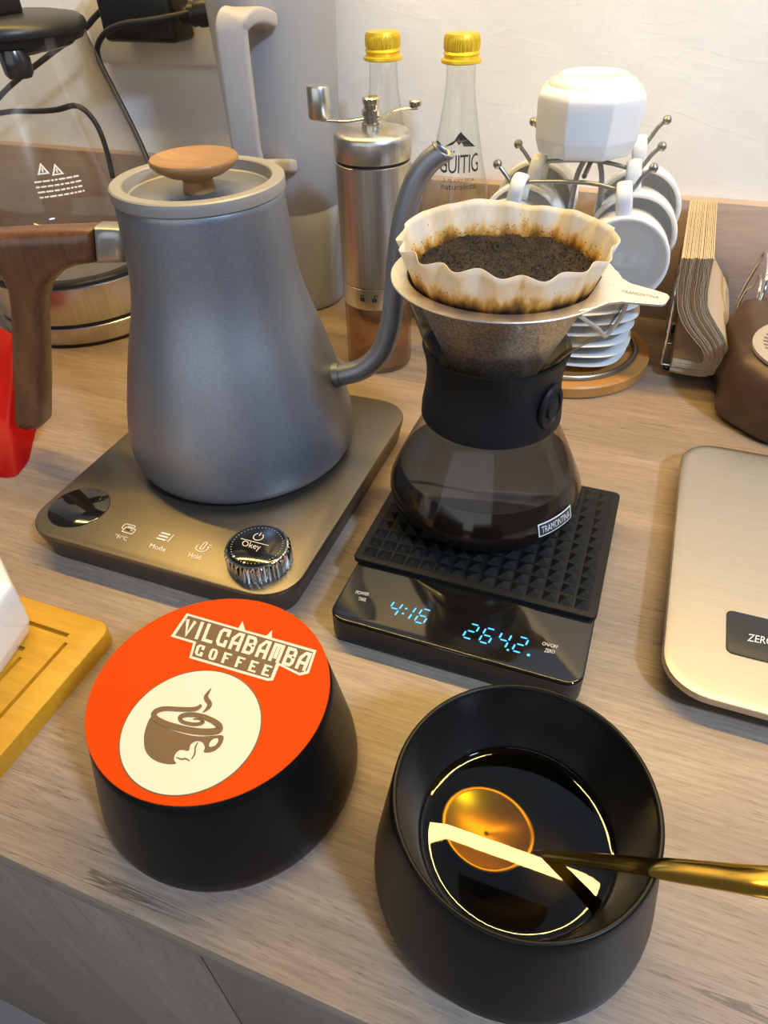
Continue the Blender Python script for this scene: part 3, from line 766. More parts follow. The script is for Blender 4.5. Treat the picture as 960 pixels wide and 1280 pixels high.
def smooth_loop(pts):
    n = len(pts); P = [(*p, 0) for p in pts]; c_ = catmull([P[-1]] + P + [P[0], P[1]], 4)
    return [(p.x, p.y) for p in c_[4:-8]] + [tuple(pts[-1])] if False else [(p.x, p.y) for p in c_[4:4 + 4 * n]]
def art(name, pts, dz, mat):
    g = at_ca(dz); return raw(name, [g(*crop(p)) for p in pts], [tuple(range(len(pts)))], mat, sticker)
art('logo_banner', [(372, 95), (540, 143), (553, 120), (562, 150), (630, 168), (649, 150), (648, 174), (793, 215), (768, 290), (738, 297), (672, 264), (652, 313), (634, 314), (380, 240), (393, 192), (320, 170)], 0.0001, M_CREAM)
art('logo_banner_field', [(377, 103), (783, 221), (762, 281), (738, 288), (664, 252), (644, 304), (634, 305), (389, 234), (403, 187), (334, 166)], 0.0002, M_BROWN)
GLYPH = {'V': [[(0, 1), (.5, 0), (1, 1)]], 'I': [[(.5, 0), (.5, 1)]], 'L': [[(0, 1), (0, 0), (1, 0)]], 'C': [[(1, .72), (1, 1), (.22, 1), (0, .8), (0, .2), (.22, 0), (1, 0), (1, .28)]],
         'A': [[(0, 0), (0, .62), (.5, 1), (1, 1), (1, 0)], [(.1, .36), (.9, .36)]], 'B': [[(.6, .53), (1, .62), (1, .84), (.8, 1), (0, 1), (0, 0), (.8, 0), (1, .18), (1, .42), (.6, .53)], [(.05, .53), (.75, .53)]],
         'M': [[(0, 0), (0, 1), (1, 1), (1, 0)], [(.5, .92), (.5, .12)]], 'O': [[(.5, 1), (.2, 1), (0, .8), (0, .2), (.2, 0), (.8, 0), (1, .2), (1, .8), (.8, 1), (.5, 1)]],
         'F': [[(0, 0), (0, 1), (1, 1)], [(.05, .52), (.85, .52)]], 'E': [[(1, 1), (0, 1), (0, 0), (1, 0)], [(.05, .52), (.85, .52)]]}
def block_text(body, quad, mat, parent, place_at, dz, gap, wd_x, wd_y):
    """condensed block capitals drawn as mitred strokes on a pixel quad (bl, br, tr, tl)"""
    bl, br, tr, tl = quad; n = len(body); widths = [0.45 if c == 'I' else 1.0 for c in body]; tot = sum(widths) + gap * (n - 1); x = 0.0
    v, f = [], []
    for c, wdt in zip(body, widths):
        for q, line in enumerate(GLYPH[c]):
            pts = [Vector((x + (p[0] * (1 - wd_x) + wd_x / 2 if c != 'I' else .5) * wdt, p[1] * (1 - wd_y) + wd_y / 2, 0)) for p in line]
            g = place_at(dz + 0.00012 * q); m = len(pts); b0 = len(v)
            for i, p in enumerate(pts):
                t0 = (p - pts[i - 1]).normalized() if i else (pts[1] - p).normalized()
                t1 = (pts[i + 1] - p).normalized() if i < m - 1 else t0
                n0 = Vector((-t0.y, t0.x, 0)); n1 = Vector((-t1.y, t1.x, 0)); mm = (n0 + n1).normalized(); k = 1 / max(0.6, mm.dot(n0))
                ext = t1 * 0 if 0 < i < m - 1 else (t0 * (wd_x / 2 if i else -wd_x / 2) if c not in 'VO' else t0 * 0)
                ext = Vector((ext.x, ext.y * wd_y / wd_x, 0)) * (0.98 if q == 0 else 0.0)
                for sg in (1, -1):
                    off = Vector((mm.x * wd_x / 2, mm.y * wd_y / 2, 0)) * k * sg
                    a_, b_ = (p + off + ext).x / tot, (p + off + ext).y
                    px = (1 - a_) * (1 - b_) * bl[0] + a_ * (1 - b_) * br[0] + a_ * b_ * tr[0] + (1 - a_) * b_ * tl[0]
                    py = (1 - a_) * (1 - b_) * bl[1] + a_ * (1 - b_) * br[1] + a_ * b_ * tr[1] + (1 - a_) * b_ * tl[1]
                    v.append(g(px, py))
            for i in range(m - 1): f.append((b0 + 2 * i, b0 + 2 * i + 1, b0 + 2 * i + 3, b0 + 2 * i + 2))
        x += wdt + gap
    return raw('lettering', v, f, mat, parent)
block_text('VILCABAMBA', [crop(p) for p in [(351, 164), (756, 283), (780, 225), (373, 108)]], M_CREAM, sticker, at_ca, 0.0003, 0.26, 0.30, 0.17)
block_text('COFFEE', [crop(p) for p in [(396, 229), (637, 301), (651, 267), (408, 194)]], M_CREAM, sticker, at_ca, 0.0003, 0.75, 0.36, 0.17)
cpts = [(148, 505), (200, 370), (300, 295), (420, 270), (540, 310), (600, 400), (605, 470), (560, 560), (480, 630), (350, 667), (250, 645), (180, 590)]
P = [Vector(at_ca(0)(*crop(p))) for p in cpts]; cc = sum(P, Vector()) / len(P); rc = sum((p - cc).length for p in P) / len(P)
flat('logo_ring', [(cc.x + (rc + 0.0006) * cos(2 * pi * k / 96), cc.y + (rc + 0.0006) * sin(2 * pi * k / 96)) for k in range(96)], ZT + 0.0001, M_BROWN, sticker)
flat('logo_disc', [(cc.x + rc * cos(2 * pi * k / 96), cc.y + rc * sin(2 * pi * k / 96)) for k in range(96)], ZT + 0.0002, M_CREAM, sticker)
art('logo_cup', smooth_loop([(256, 432), (240, 465), (233, 500), (238, 540), (262, 568), (300, 583), (337, 583), (331, 570), (335, 552), (352, 538), (378, 541), (384, 522), (402, 510), (422, 513), (431, 530), (428, 546), (456, 544), (479, 528), (491, 506), (488, 491), (458, 492), (410, 494), (360, 485), (310, 468), (275, 449)]), 0.0003, M_BROWN)
art('logo_handle_hole', smooth_loop([(446, 528), (447, 515), (458, 503), (472, 501), (474, 510), (464, 524)]), 0.0004, M_CREAM)
def crop_stroke(name, pts, wds, dz, mat):
    g = at_ca(dz); P = catmull([(*p, 0) for p in pts], 8); nW = len(P); v, f = [], []
    for i, p in enumerate(P):
        t = (P[min(i + 1, nW - 1)] - P[max(i - 1, 0)]).normalized(); q = Vector((-t.y, t.x, 0))
        s = i / (nW - 1) * (len(wds) - 1); k = min(int(s), len(wds) - 2); wd = wds[k] + (wds[k + 1] - wds[k]) * (s - k)
        v += [g(*crop(p + q * wd / 2)), g(*crop(p - q * wd / 2))]
    for i in range(nW - 1): f.append((2 * i, 2 * i + 1, 2 * i + 3, 2 * i + 2))
    return raw(name, v, f, mat, sticker)
crop_stroke('logo_swirl', [(420, 392), (400, 405), (350, 406), (300, 404), (271, 414), (268, 432), (300, 452), (360, 470), (420, 479), (470, 476), (477, 460), (450, 440), (410, 426), (370, 424), (350, 434), (362, 448), (400, 455), (425, 448), (415, 438), (392, 438)], [8, 14, 15, 15, 17, 20, 21, 22, 22, 22, 22, 18, 16, 15, 14, 12, 12, 11, 8, 3], 0.00045, M_BROWN)
crop_stroke('logo_steam', [(452, 338), (437, 360), (436, 372), (446, 388), (441, 402), (424, 417)], [2, 12, 17, 17, 13, 2], 0.0003, M_BROWN)
crop_stroke('logo_bean_line', [(408, 514), (400, 530), (398, 550), (388, 568)], [3, 5, 5, 3], 0.0004, M_BROWN)
crop_stroke('logo_bean_line', [(338, 562), (355, 568), (368, 566), (382, 574)], [3, 5, 5, 3], 0.0004, M_BROWN)

cb = canister('bowl', -0.0014, 0.1428, 0.0700, 'open black tapered bowl of tea-coloured liquid with a gold spoon in it', 'bowl', 0.0537, 0.0625, False)
# liquid
def liquid_mat():
    m, nt, b, out = nm_('amber_liquid')
    tr = N(nt, 'ShaderNodeBsdfTransparent'); tr.inputs[0].default_value = (0.66, 0.54, 0.14, 1)
    gl_ = N(nt, 'ShaderNodeBsdfGlossy'); gl_.inputs['Roughness'].default_value = 0.015
    fr = N(nt, 'ShaderNodeFresnel', IOR=1.34); mx = N(nt, 'ShaderNodeMixShader')
    nt.links.new(fr.outputs[0], mx.inputs[0]); nt.links.new(tr.outputs[0], mx.inputs[1]); nt.links.new(gl_.outputs[0], mx.inputs[2]); nt.links.new(mx.outputs[0], out.inputs[0])
    return m
M_TEA = liquid_mat()
ZL = 0.0350
lq2 = lathe('bowl_liquid', [(0, 0), (0.030, 0), (0.0375, 0.0000), (0.0400, 0.0001), (0.0410, 0.0003), (0.0416, 0.0007), (0.0420, 0.0013)], M_TEA, None, (-0.0014, 0.1428, ZL), 96, angle=80)
tag(lq2, 'dark amber liquid filling half of the open black bowl', 'liquid')
# spoon
spn = thing('spoon', (-0.0136, 0.1440, 0.016), 'gold spoon lying in the open black bowl, handle to the right', 'spoon')
SL = Vector((0.0136, -0.1440, -0.016))
hp = [on_z(664, 1068, 0.0300), on_z(690, 1070, 0.0370), on_z(740, 1075, 0.0500), on_z(800, 1082, 0.0655), on_z(830, 1086, 0.0735), on_z(900, 1095, 0.0850), on_z(960, 1103, 0.0940), on_z(1080, 1120, 0.1060)]
bx = on_z(608, 1042, 0.0210)
dirv = (hp[0] - bx); dirv.z = 0; dirv.normalize(); per = Vector((-dirv.y, dirv.x, 0))
v, f = [], []
RB = 12
for j in range(RB + 1):
    rr = max(1e-4, j / RB)
    for k in range(48):
        a = 2 * pi * k / 48; s = rr * 0.0215 * cos(a); q = rr * 0.0188 * sin(a)
        z = 0.0200 + 0.0065 * rr ** 2.2 + 0.0035 * rr * max(0, cos(a)) ** 3
        p = bx + dirv * s + per * q; v.append((p.x + SL.x, p.y + SL.y, z + SL.z))
for j in range(RB):
    for k in range(48):
        a = j * 48 + k; b = j * 48 + (k + 1) % 48; f.append((a, b, b + 48, a + 48))
so_ = raw('spoon_bowl', v, f, plain('gold_satin', (0.86, 0.56, 0.08), 0.38, 0.9), spn, smooth=True); md = so_.modifiers.new('wall', 'SOLIDIFY'); md.thickness = 0.0009
tube('handle', [bx + dirv * 0.0205 + Vector((0, 0, 0.0082))] + hp, lambda t: 0.0022 + 0.0050 * max(0, t - 0.15) ** 1.1, M_GOLD, spn, SL, seg=14, smooth_n=6, flat=0.35, up=(0, 0, 1))

# ================================================================== kitchen scale
ks = thing('kitchen_scale', (0.18, 0.38, 0), 'thin brushed steel kitchen scale with black panel at the right', 'scale')
KL = (-0.18, -0.38, 0)
ko = rrect(0.054, 0.30, 0.2575, 0.5020, 0.026, 8); ko2 = rrect(0.059, 0.295, 0.2625, 0.497, 0.022, 8)
stack_poly('body', [(inset_poly(ko2, 0.008), 0.0), (inset_poly(ko2, 0.006), 0.002), (ko2, 0.007), (ko2, 0.0125)], M_BLACKPLASTIC, ks, KL, angle=30)
lvk = [(inset_poly(ko, 0.0010), 0.0130), (ko, 0.0134), (ko, 0.0166), (inset_poly(ko, 0.0004), 0.0175), (inset_poly(ko, 0.0014), 0.0179), (inset_poly(ko, 0.006), 0.0180)]
plt_ = stack_poly('steel_plate', lvk, brushed('scale_steel', (0.52, 0.475, 0.415), 0.36, (14, 1600, 14), 0.06), ks, KL, angle=40)
pnl = slab('control_panel', rrect(0.0870, 0.2000, 0.2930, 0.3265, 0.0040, 5), 0.0178, 0.0186, M_SCREEN, ks, KL, bev=0.0003)
quad_text('lettering', 'ZERO', [(934, 801), (967, 807), (968, 798), (936, 792)], M_PRINTW, pnl, lambda x, y: tuple(on_z(x, y, 0.0188)), 0.01)

# ================================================================== bamboo board and cup on it
bd = thing('bamboo_board', (-0.40, 0.13, 0), 'yellow bamboo board with carved grooves at the left edge', 'board')
BL = (0.40, -0.13, 0)
bo = rrect(-0.56, -0.2625, 0.068, 0.1955, 0.009, 5)
pb_ = slab('board', bo, 0.0, 0.0125, M_BAMBOO, bd, BL, bev=0.0010)
cut = []
for (x0, x1, y0, y1) in ((-0.545, -0.2830, 0.1775, 0.1803), (-0.2815, -0.2790, 0.075, 0.1740), (-0.53, -0.3010, 0.1600, 0.1628), (-0.30, -0.2975, 0.090, 0.156)):
    c_ = box('cutter', x0, x1, y0, y1, 0.0095, 0.02, M_BAMBOO, bd, BL); cut.append(c_)
bpy.context.view_layer.update()
for c_ in cut:
    m_ = pb_.modifiers.new('groove', 'BOOLEAN'); m_.object = c_; m_.operation = 'DIFFERENCE'; m_.solver = 'EXACT'
dg = bpy.context.evaluated_depsgraph_get(); me_ = bpy.data.meshes.new_from_object(pb_.evaluated_get(dg)); pb_.modifiers.clear(); pb_.data = me_
for c_ in cut: bpy.data.objects.remove(c_)

def octagon(r, n=8, rot=pi / 8): return [(r * cos(rot + 2 * pi * k / n), r * sin(rot + 2 * pi * k / n)) for k in range(n)]
def faceted_cup(name, loc, rz, label, cat):
    """an eight-sided cup turned upside down: mouth below, stepped foot above"""
    t = thing(name, loc, label, cat, rz=rz)
    v = []; lv = []
    for r, z in ((.0380, 0.0), (.0400, 0.004), (.0428, 0.012), (.0440, 0.036), (.0440, 0.0415), (.0427, 0.0440), (.0380, 0.0475)): lv.append((octagon(r), z))
    bm = bmesh.new(); rings = []
    for pts, z in lv: rings.append([bm.verts.new((x, y, z)) for x, y in pts])
    for A, B in zip(rings[:-1], rings[1:]):
        for k in range(8): bm.faces.new((A[k], A[(k + 1) % 8], B[(k + 1) % 8], B[k]))
    bm.faces.new(rings[-1])
    inner = [[bm.verts.new((x, y, z)) for x, y in octagon(r)] for r, z in ((.0350, 0.0), (.0375, 0.01), (.0400, 0.036), (.034, 0.0435))]
    for A, B in zip(inner[:-1], inner[1:]):
        for k in range(8): bm.faces.new((A[(k + 1) % 8], A[k], B[k], B[(k + 1) % 8]))
    bm.faces.new(inner[-1][::-1])
    for k in range(8): bm.faces.new((rings[0][(k + 1) % 8], rings[0][k], inner[0][k], inner[0][(k + 1) % 8]))
    bmesh.ops.recalc_face_normals(bm, faces=bm.faces)
    bmesh.ops.bevel(bm, geom=bm.edges[:], offset=0.0016, segments=3, affect='EDGES', profile=0.5, clamp_overlap=True)
    me = bpy.data.meshes.new('body'); bm.to_mesh(me); bm.free(); link('body', me, M_WHITE, t, smooth=True, angle=60)
    lathe('foot', [(.0345, .0462), (.0340, .0490), (.0318, .0518), (.0272, .0532), (.0260, .0548), (.0248, .0548), (.0236, .0535), (0, .0532)], M_WHITE, t, seg=64, angle=60)
    return t
faceted_cup('faceted_cup', (-0.3380, 0.1500, 0.0125), radians(12), 'white eight-sided cup upside down on the bamboo board', 'cup')

# ================================================================== cup tree
TX, TY = -0.0640, 0.6430
tr_ = thing('cup_tree', (TX, TY, 0), 'grey wire cup stand with round bamboo base, hung with white cups', 'cup stand')
lathe('base', [(0, 0), (.0805, 0), (.0822, .0015), (.0822, .0105), (.0808, .0120), (0, .0120)], M_BAMBOO2, tr_, seg=96)
tube('base_ring', [(0.0685 * cos(2 * pi * k / 48), 0.0685 * sin(2 * pi * k / 48), 0.0142) for k in range(48)], 0.0026, M_WIRE, tr_, seg=10, smooth_n=1, closed=True)
for s in (-1, 1):
    tube('post', [(s * .012, 0.0, 0.012), (s * .012, 0, 0.10), (s * .011, 0, 0.16), (s * .006, 0.0, 0.180), (s * 0.006, 0, 0.186)], 0.0022, M_WIRE, tr_, smooth_n=5)
tube('spine', [(0, -0.040, 0.1775), (0, 0.0, 0.1805), (0, 0.045, 0.1835)], 0.0020, M_WIRE, tr_, smooth_n=4)
ROWS = []
for (lx, ly), (rx, ry), Y in (((622, 205), (817, 210), 0.605), ((648, 180), (827.5, 183), 0.648), ((667, 152), (834, 150), 0.690)):
    a = on_y(lx, ly, Y) - Vector((TX, TY, 0)); b = on_y(rx, ry, Y) - Vector((TX, TY, 0))
    zc = min(a.z, b.z) - 0.012; yy = Y - TY
    pts = [a, a + Vector((0.006, 0, -0.006)), Vector((a.x + 0.016, yy, zc - 0.004)), Vector((a.x + 0.026, yy, zc)), Vector((0, yy, zc + 0.003)), Vector((b.x - 0.026, yy, zc)), Vector((b.x - 0.016, yy, zc - 0.004)), b - Vector((0.006, 0, 0.006)), b]
    arm = tube('arm', pts, 0.0017, M_WIRE, tr_, smooth_n=6)
    for e in (a, b):
        lathe('arm_ball', [(0, -.0038), (.0022, -.0031), (.0036, -.0012), (.0036, .0012), (.0022, .0031), (0, .0038)], M_WIRE, arm, e, 16)
    ROWS.append((a.x + 0.016, b.x - 0.016, yy, zc))
# cups hanging by their handles, mouths towards the camera side
def hung_cup(label):
    t = thing('espresso_cup', (0, 0, 0), label, 'cup', 'white espresso cups on the cup stand')
    pr = [(0.0358, 0.0), (0.0368, 0.0008), (0.0371, 0.003), (0.0360, 0.018), (0.0325, 0.033), (0.0255, 0.042), (0.0225, 0.0445), (0.0215, 0.047), (0.0, 0.047)]
    pi_ = [(0.0335, 0.0004), (0.0325, 0.004), (0.0315, 0.018), (0.0280, 0.032), (0.0210, 0.041), (0.0, 0.043)]
    bo_ = lathe('body', pi_[::-1] + pr, M_WHITE, t, seg=64, angle=70)
    bo_.rotation_euler = (radians(-90), 0, 0)                   # mouth faces -y, bowl runs back along +y
    hv = [(0, 0.006, 0.0350), (0, 0.005, 0.049), (0, 0.009, 0.0560), (0, 0.018, 0.0565), (0, 0.026, 0.050), (0, 0.030, 0.0325)]
    tube('handle', hv, 0.0058, M_WHITE, t, seg=14, smooth_n=6, flat=0.42, up=(0, 0, 1)) if False else None
    path = catmull(hv, 6); v, f = [], []
    for i, p in enumerate(path):
        tg = (path[min(i + 1, len(path) - 1)] - path[max(i - 1, 0)]).normalized(); nn = Vector((1, 0, 0)).cross(tg).normalized()
        for k in range(12):
            an = 2 * pi * k / 12; cx_ = cos(an); sx_ = sin(an)
            v.append(p + Vector((1, 0, 0)) * 0.0062 * (abs(cx_) ** 0.6) * (1 if cx_ > 0 else -1) + nn * 0.0023 * sx_)
    for i in range(len(path) - 1):
        for k in range(12):
            a = i * 12 + k; b = i * 12 + (k + 1) % 12; f.append((a, b, b + 12, a + 12))
    raw('handle', v, f, M_WHITE, t, smooth=True)
    return t
cup0 = None
names = {(0, 0): 'white espresso cup hanging at the front left of the cup stand', (0, 1): 'white espresso cup hanging front right, wide open mouth beside the dripper tab',
         (1, 0): 'white espresso cup hanging second on the left of the cup stand', (1, 1): 'white espresso cup hanging second on the right of the cup stand',
         (2, 0): 'white espresso cup hanging rearmost on the left of the cup stand', (2, 1): 'white espresso cup hanging rearmost on the right by the white wall'}
for i, (xl, xr, yy, zc) in enumerate(ROWS):
    for s, x in ((0, xl + 0.004), (1, xr - 0.002)):
        if cup0 is None: cup0 = hung_cup(names[(i, s)]); cup = cup0
        else: cup = dup(cup0, label=names[(i, s)])
        cup.rotation_euler = (radians(3), radians(-9 if s else 9), radians(4 if s else -4))
        cup.location = Vector((TX + x, TY + yy, zc - 0.0004)) - cup.rotation_euler.to_matrix() @ Vector((0, 0.0145, 0.0525))
# eight-sided cup on top
faceted_cup('faceted_cup', (TX - 0.0080, TY - 0.001, 0.1868), radians(8), 'white eight-sided cup upside down on top of the cup stand', 'cup')
# saucers
def saucer_profile():
    return [(0, 0), (.030, 0), (.0320, .0012), (.046, .0050), (.0560, .0092), (.0568, .0102), (.0560, .0108), (.046, .0078), (.032, .0040), (0, .0034)]
names_s = ['bottom', 'second from the bottom', 'third from the bottom', 'third from the top', 'second from the top', 'top']
s0 = None
for k in range(6):
    sq = lambda r, z, a: (r * cos(a) / (abs(cos(a)) ** 5 + abs(sin(a)) ** 5) ** 0.10, r * sin(a) / (abs(cos(a)) ** 5 + abs(sin(a)) ** 5) ** 0.10, z)
    if s0 is None:
        s0 = lathe('saucer', saucer_profile(), M_WHITE, None, (0, 0, 0), 72, angle=60, fn=sq); o = s0
    else: o = s0.copy(); col.objects.link(o)
    o.location = (TX + 0.003 + 0.0015 * sin(k * 2.1), TY - 0.004 + 0.0012 * cos(k * 1.7), 0.0122 + 0.0098 * k); o.rotation_euler = (0, 0, 0.09 * k)
    tag(o, 'white saucer in the stack on the bamboo base, ' + names_s[k], 'saucer', 'stacked white saucers')

# ================================================================== coffee grinder
GX, GY = -0.2345, 0.5806
g = thing('coffee_grinder', (GX, GY, 0), 'cylindrical steel hand coffee grinder with crank standing before the bottles', 'coffee grinder')
lathe('jar', [(0, .0030), (.0270, .0030), (.0285, .0045), (.0285, .066), (.0312, .066), (.0314, .004), (.0300, .0005), (.0280, 0), (0, 0)], M_TAN, g, seg=64)
lathe('collar', [(0, .0655), (.0313, .0655), (.0316, .0665), (.0316, .0845), (.0308, .0850), (0, .0850)], M_STEELV, g, seg=64)
lathe('body', [(0, .0852), (.0304, .0852), (.0316, .0858), (.0316, .1838), (.0306, .1845), (0, .1845)], M_STEELV, g, seg=64)
lathe('seal_ring', [(0, .1840), (.0308, .1840), (.0308, .1878), (0, .1878)], M_BLACKPLASTIC, g, seg=64)
lathe('cap', [(0, .1868), (.0316, .1868), (.0320, .1878), (.0320, .2010), (.0314, .2037), (.0298, .2057), (.0270, .2067), (.0120, .2076), (0, .2078)], M_STEELV, g, seg=64, angle=60)
hp_ = [(0, .2140), (.0082, .2140), (.0082, .2195), (.0066, .2205), (.0066, .2255), (.0078, .2260), (.0078, .2300), (.0064, .2306), (.0064, .2345), (.0072, .2350), (.0072, .2388), (.0060, .2400), (0, .2402)]
hub = lathe('crank_hub', [(r, .2065 + (z - .2140) * 0.90) for r, z in hp_], plain('polished_steel', (0.70, 0.66, 0.58), 0.16, 1.0), g, seg=32, angle=40)
gp = lambda x, y: on_y(x, y, GY) - Vector((GX, GY, 0))
k0 = gp(400, 149); k1 = gp(430, 151); k2 = gp(455, 148); k3 = gp(478, 146); k4 = gp(498, 137); k5 = gp(524, 134)
tube('crank_arm', [k0, k1, k2, k3, k4, k5], 0.0042, MATS['polished_steel'], g, seg=12, smooth_n=6, flat=0.35, up=(0, 0, 1))
kk = gp(400, 150)
lathe('crank_knob', [(0, 0), (.0082, 0), (.0092, .0015), (.0092, .0220), (.0083, .0236), (0, .0238)], M_STEELV, g, (kk.x, kk.y, kk.z + 0.0012), 32)
lathe('arm_screw', [(0, 0), (.0050, 0), (.0050, .0030), (.0040, .0038), (0, .0038)], MATS['polished_steel'], g, (k5.x - 0.003, k5.y, k5.z + 0.0012), 24)
gprof = [(.0316, 0), (.0316, .3)]
def on_cyl(name, pts_list, a0, z0, mat, parent, rad):
    v, f = [], []
    for pts in pts_list:
        b = len(v)
        for x, z in pts: an = a0 + x / rad; v.append((rad * cos(an), rad * sin(an), z0 + z))
        f.append(tuple(range(b, b + len(pts))))
    return raw(name, v, f, mat, parent)
for nm2, px, ox in (('lock_symbol', 453, 0.0), ('lock_symbol', 468, 0.0016)):
    a0 = ang_at(GX, GY, 0.0316, 0.076, px)
    rect = [(-.0022, -.0030), (.0022, -.0030), (.0022, .0006), (-.0022, .0006)]
    sh = [(-.0016 + ox, .0006), (-.0010 + ox, .0006), (-.0010 + ox, .0026), (.0010 + ox, .0026), (.0010 + ox, .0006 if not ox else .0016), (.0016 + ox, .0006 if not ox else .0016), (.0016 + ox, .0034), (-.0016 + ox, .0034)]
    on_cyl(nm2, [rect, sh], a0, 0.0765, M_PRINTK, g, 0.0318)

# ================================================================== bottles
def bottle(x, y, label):
    t = thing('glass_bottle', (x, y, 0), label, 'bottle', 'clear glass bottles with gold caps')
    pr = [(0, .002), (.036, .002), (.0395, .004), (.041, .010), (.0412, .070), (.0405, .085), (.0385, .100), (.0350, .118), (.0320, .130), (.0247, .156), (.0213, .173), (.0175, .192), (.0150, .206), (.0134, .217), (.0128, .228), (.0128, .238), (.0135, .2395), (.0128, .2410), (.0128, .250)]
    lathe('glass', pr, M_GLASS, t, seg=64, angle=80)
    lathe('base_glass', [(0, 0), (.037, 0), (.040, .002), (.0405, .006), (.036, .0075), (0, .0060)], M_GLASS, t, seg=48, angle=80)
    def knurl(r, z, a):
        q = r + (0.0005 * (1 if int(a / (2 * pi) * 96) % 2 else -1) if 0.249 < z < 0.256 else 0)
        return (q * cos(a), q * sin(a), z)
    lathe('cap', [(.0172, .2385), (.0178, .2392), (.0176, .2412), (.0152, .2425), (.0149, .2438), (.0162, .2456), (.0149, .2474), (.0153, .2492), (.0155, .2550), (.0153, .2580), (.0144, .2598), (0, .2602)], M_CAP, t, seg=96, angle=45, fn=knurl)
    return t, pr
B2X, B2Y = -0.1925, 0.690
b1, _ = bottle(-0.2665, 0.692, 'clear glass bottle with gold screw cap behind the coffee grinder')
b2, bpr = bottle(B2X, B2Y, 'clear glass bottle with gold screw cap and black mountain logo')
ba, bz = spot_on(B2X, B2Y, bpr, 574, 202, 0.12, 0.21)
lt = wrap('lettering', text_data('G\u00dcITIG', 0.012, 0.9), ba, bz, 0.040, 0.0185, bpr, 0.0, M_PRINTK, b2, 0.0005)
wrap('lettering', text_data('EL MILAGRO DE LA', 0.0), ba, bz - 0.0150, 0.030, 0.0026, bpr, 0.0, M_PRINTK, b2, 0.0005)
wrap('lettering', text_data('naturaleza', 0.0), ba, bz - 0.0200, 0.034, 0.0050, bpr, 0.0, M_PRINTK, b2, 0.0005)
wrap('mountain_logo', ([(0.0, 0.0), (0.22, 0.30), (0.34, 0.46), (0.44, 0.80), (0.52, 1.0), (0.60, 0.80), (0.75, 0.48), (1.0, 0.0), (0.62, 0.10), (0.55, 0.35), (0.47, 0.20), (0.40, 0.42), (0.30, 0.22)], [tuple(range(13))]), ba, bz + 0.0175, 0.032, 0.013, bpr, 0.0, M_PRINTK, b2, 0.0005)

# ================================================================== tall grey jug
JX, JY = -0.3765, 0.6950
jg = thing('tall_jug', (JX, JY, 0), 'tall grey enamel jug with angular handle standing by the wall', 'jug')
lathe('body', [(0, 0), (.0460, 0), (.0480, .0015), (.0492, .005), (.0520, .085), (.0528, .1050), (.0522, .1062), (.0522, .1078), (.0532, .1090), (.0558, .180), (.0585, .260), (.0615, .36), (.0605, .365), (.0590, .365), (.057, .34), (0, .33)], M_JUG, jg, seg=96, angle=40)
jh = [(330, 27), (316, 21), (301, 21), (291, 30), (291, 52), (297, 100), (303, 145), (309, 190), (318, 207), (340, 208), (356, 208)]
jy = [0.640, 0.622, 0.606, 0.598, 0.596, 0.596, 0.597, 0.600, 0.606, 0.620, 0.648]
pth = catmull([on_y(x, y, Y) - Vector((JX, JY, 0)) for (x, y), Y in zip(jh, jy)], 6)
sect = rrect(-0.0130, 0.0130, -0.0062, 0.0062, 0.0035, 3); v, f = [], []; ns = len(sect)
side_ = Vector((0.93, 0.36, 0)).normalized()
for i, p in enumerate(pth):
    t = (pth[min(i + 1, len(pth) - 1)] - pth[max(i - 1, 0)]).normalized(); nn = t.cross(side_).normalized(); ss = nn.cross(t)
    for x, y in sect: v.append(p + ss * x + nn * y)
for i in range(len(pth) - 1):
    for k in range(ns):
        a = i * ns + k; b = i * ns + (k + 1) % ns; f.append((a, b, b + ns, a + ns))
f.append(tuple(range(ns))); f.append(tuple((len(pth) - 1) * ns + k for k in range(ns)))
raw('handle', v, f, M_JUGH, jg, smooth=True, angle=40)
# ================================================================== glass electric kettle
EX, EY = -0.5920, 0.5845
ek = thing('electric_kettle', (EX, EY, 0), 'glass electric kettle with steel base and black lid at the left', 'electric kettle')
lathe('power_base', [(0, 0), (.091, 0), (.0925, .001), (.0925, .0025), (.0925, .0030), (0, .0030)], M_BLACKPLASTIC, ek, seg=96)
lathe('steel_ring', [(0, .0030), (.0915, .0030), (.0922, .0040), (.0922, .0200), (.0915, .0208), (0, .0208)], M_STEELV, ek, seg=96)
lathe('dark_gap', [(0, .0205), (.0905, .0205), (.0905, .0250), (0, .0250)], M_BLACKPLASTIC, ek, seg=96)
lathe('steel_body', [(0, .0248), (.0915, .0248), (.0922, .0258), (.0922, .0615), (.0910, .0625), (0, .0625)], M_STEELV, ek, seg=96)
lathe('seal', [(.0800, .0622), (.0915, .0622), (.0925, .0632), (.0925, .0665), (.0905, .0680), (.080, .0680), (.080, .0622)], M_BLACKPLASTIC, ek, seg=96)
epr = [(0, .0660), (.075, .0660), (.088, .0668), (.0935, .070), (.0985, .080), (.1015, .095), (.1025, .110), (.1015, .130), (.0985, .1500), (.0945, .172), (.0893, .1905), (.0835, .212), (.0780, .2320), (.0735, .250), (.0706, .2605), (.0700, .2660)]
lathe('glass', epr, M_GLASSK, ek, seg=96, angle=80)
el = lathe('lid', [(0, .2600), (.0670, .2600), (.0690, .2655), (.0722, .2662), (.0730, .2690), (.0715, .2740), (.0670, .2775), (.052, .2800), (0, .2805)], M_BLACKPLASTIC, ek, seg=96, angle=50)
box('lid_knob', -0.028, 0.022, -0.026, 0.010, 0.279, 0.3000, M_BLACKPLASTIC, el, bev=0.004, seg=3)
lathe('lid_underside', [(.058, .2605), (.058, .2560), (.054, .2540), (.030, .2540), (.028, .2500), (0, .2500)], plain('dark_steel', (0.10, 0.10, 0.11), 0.25, 0.8), el, seg=64)
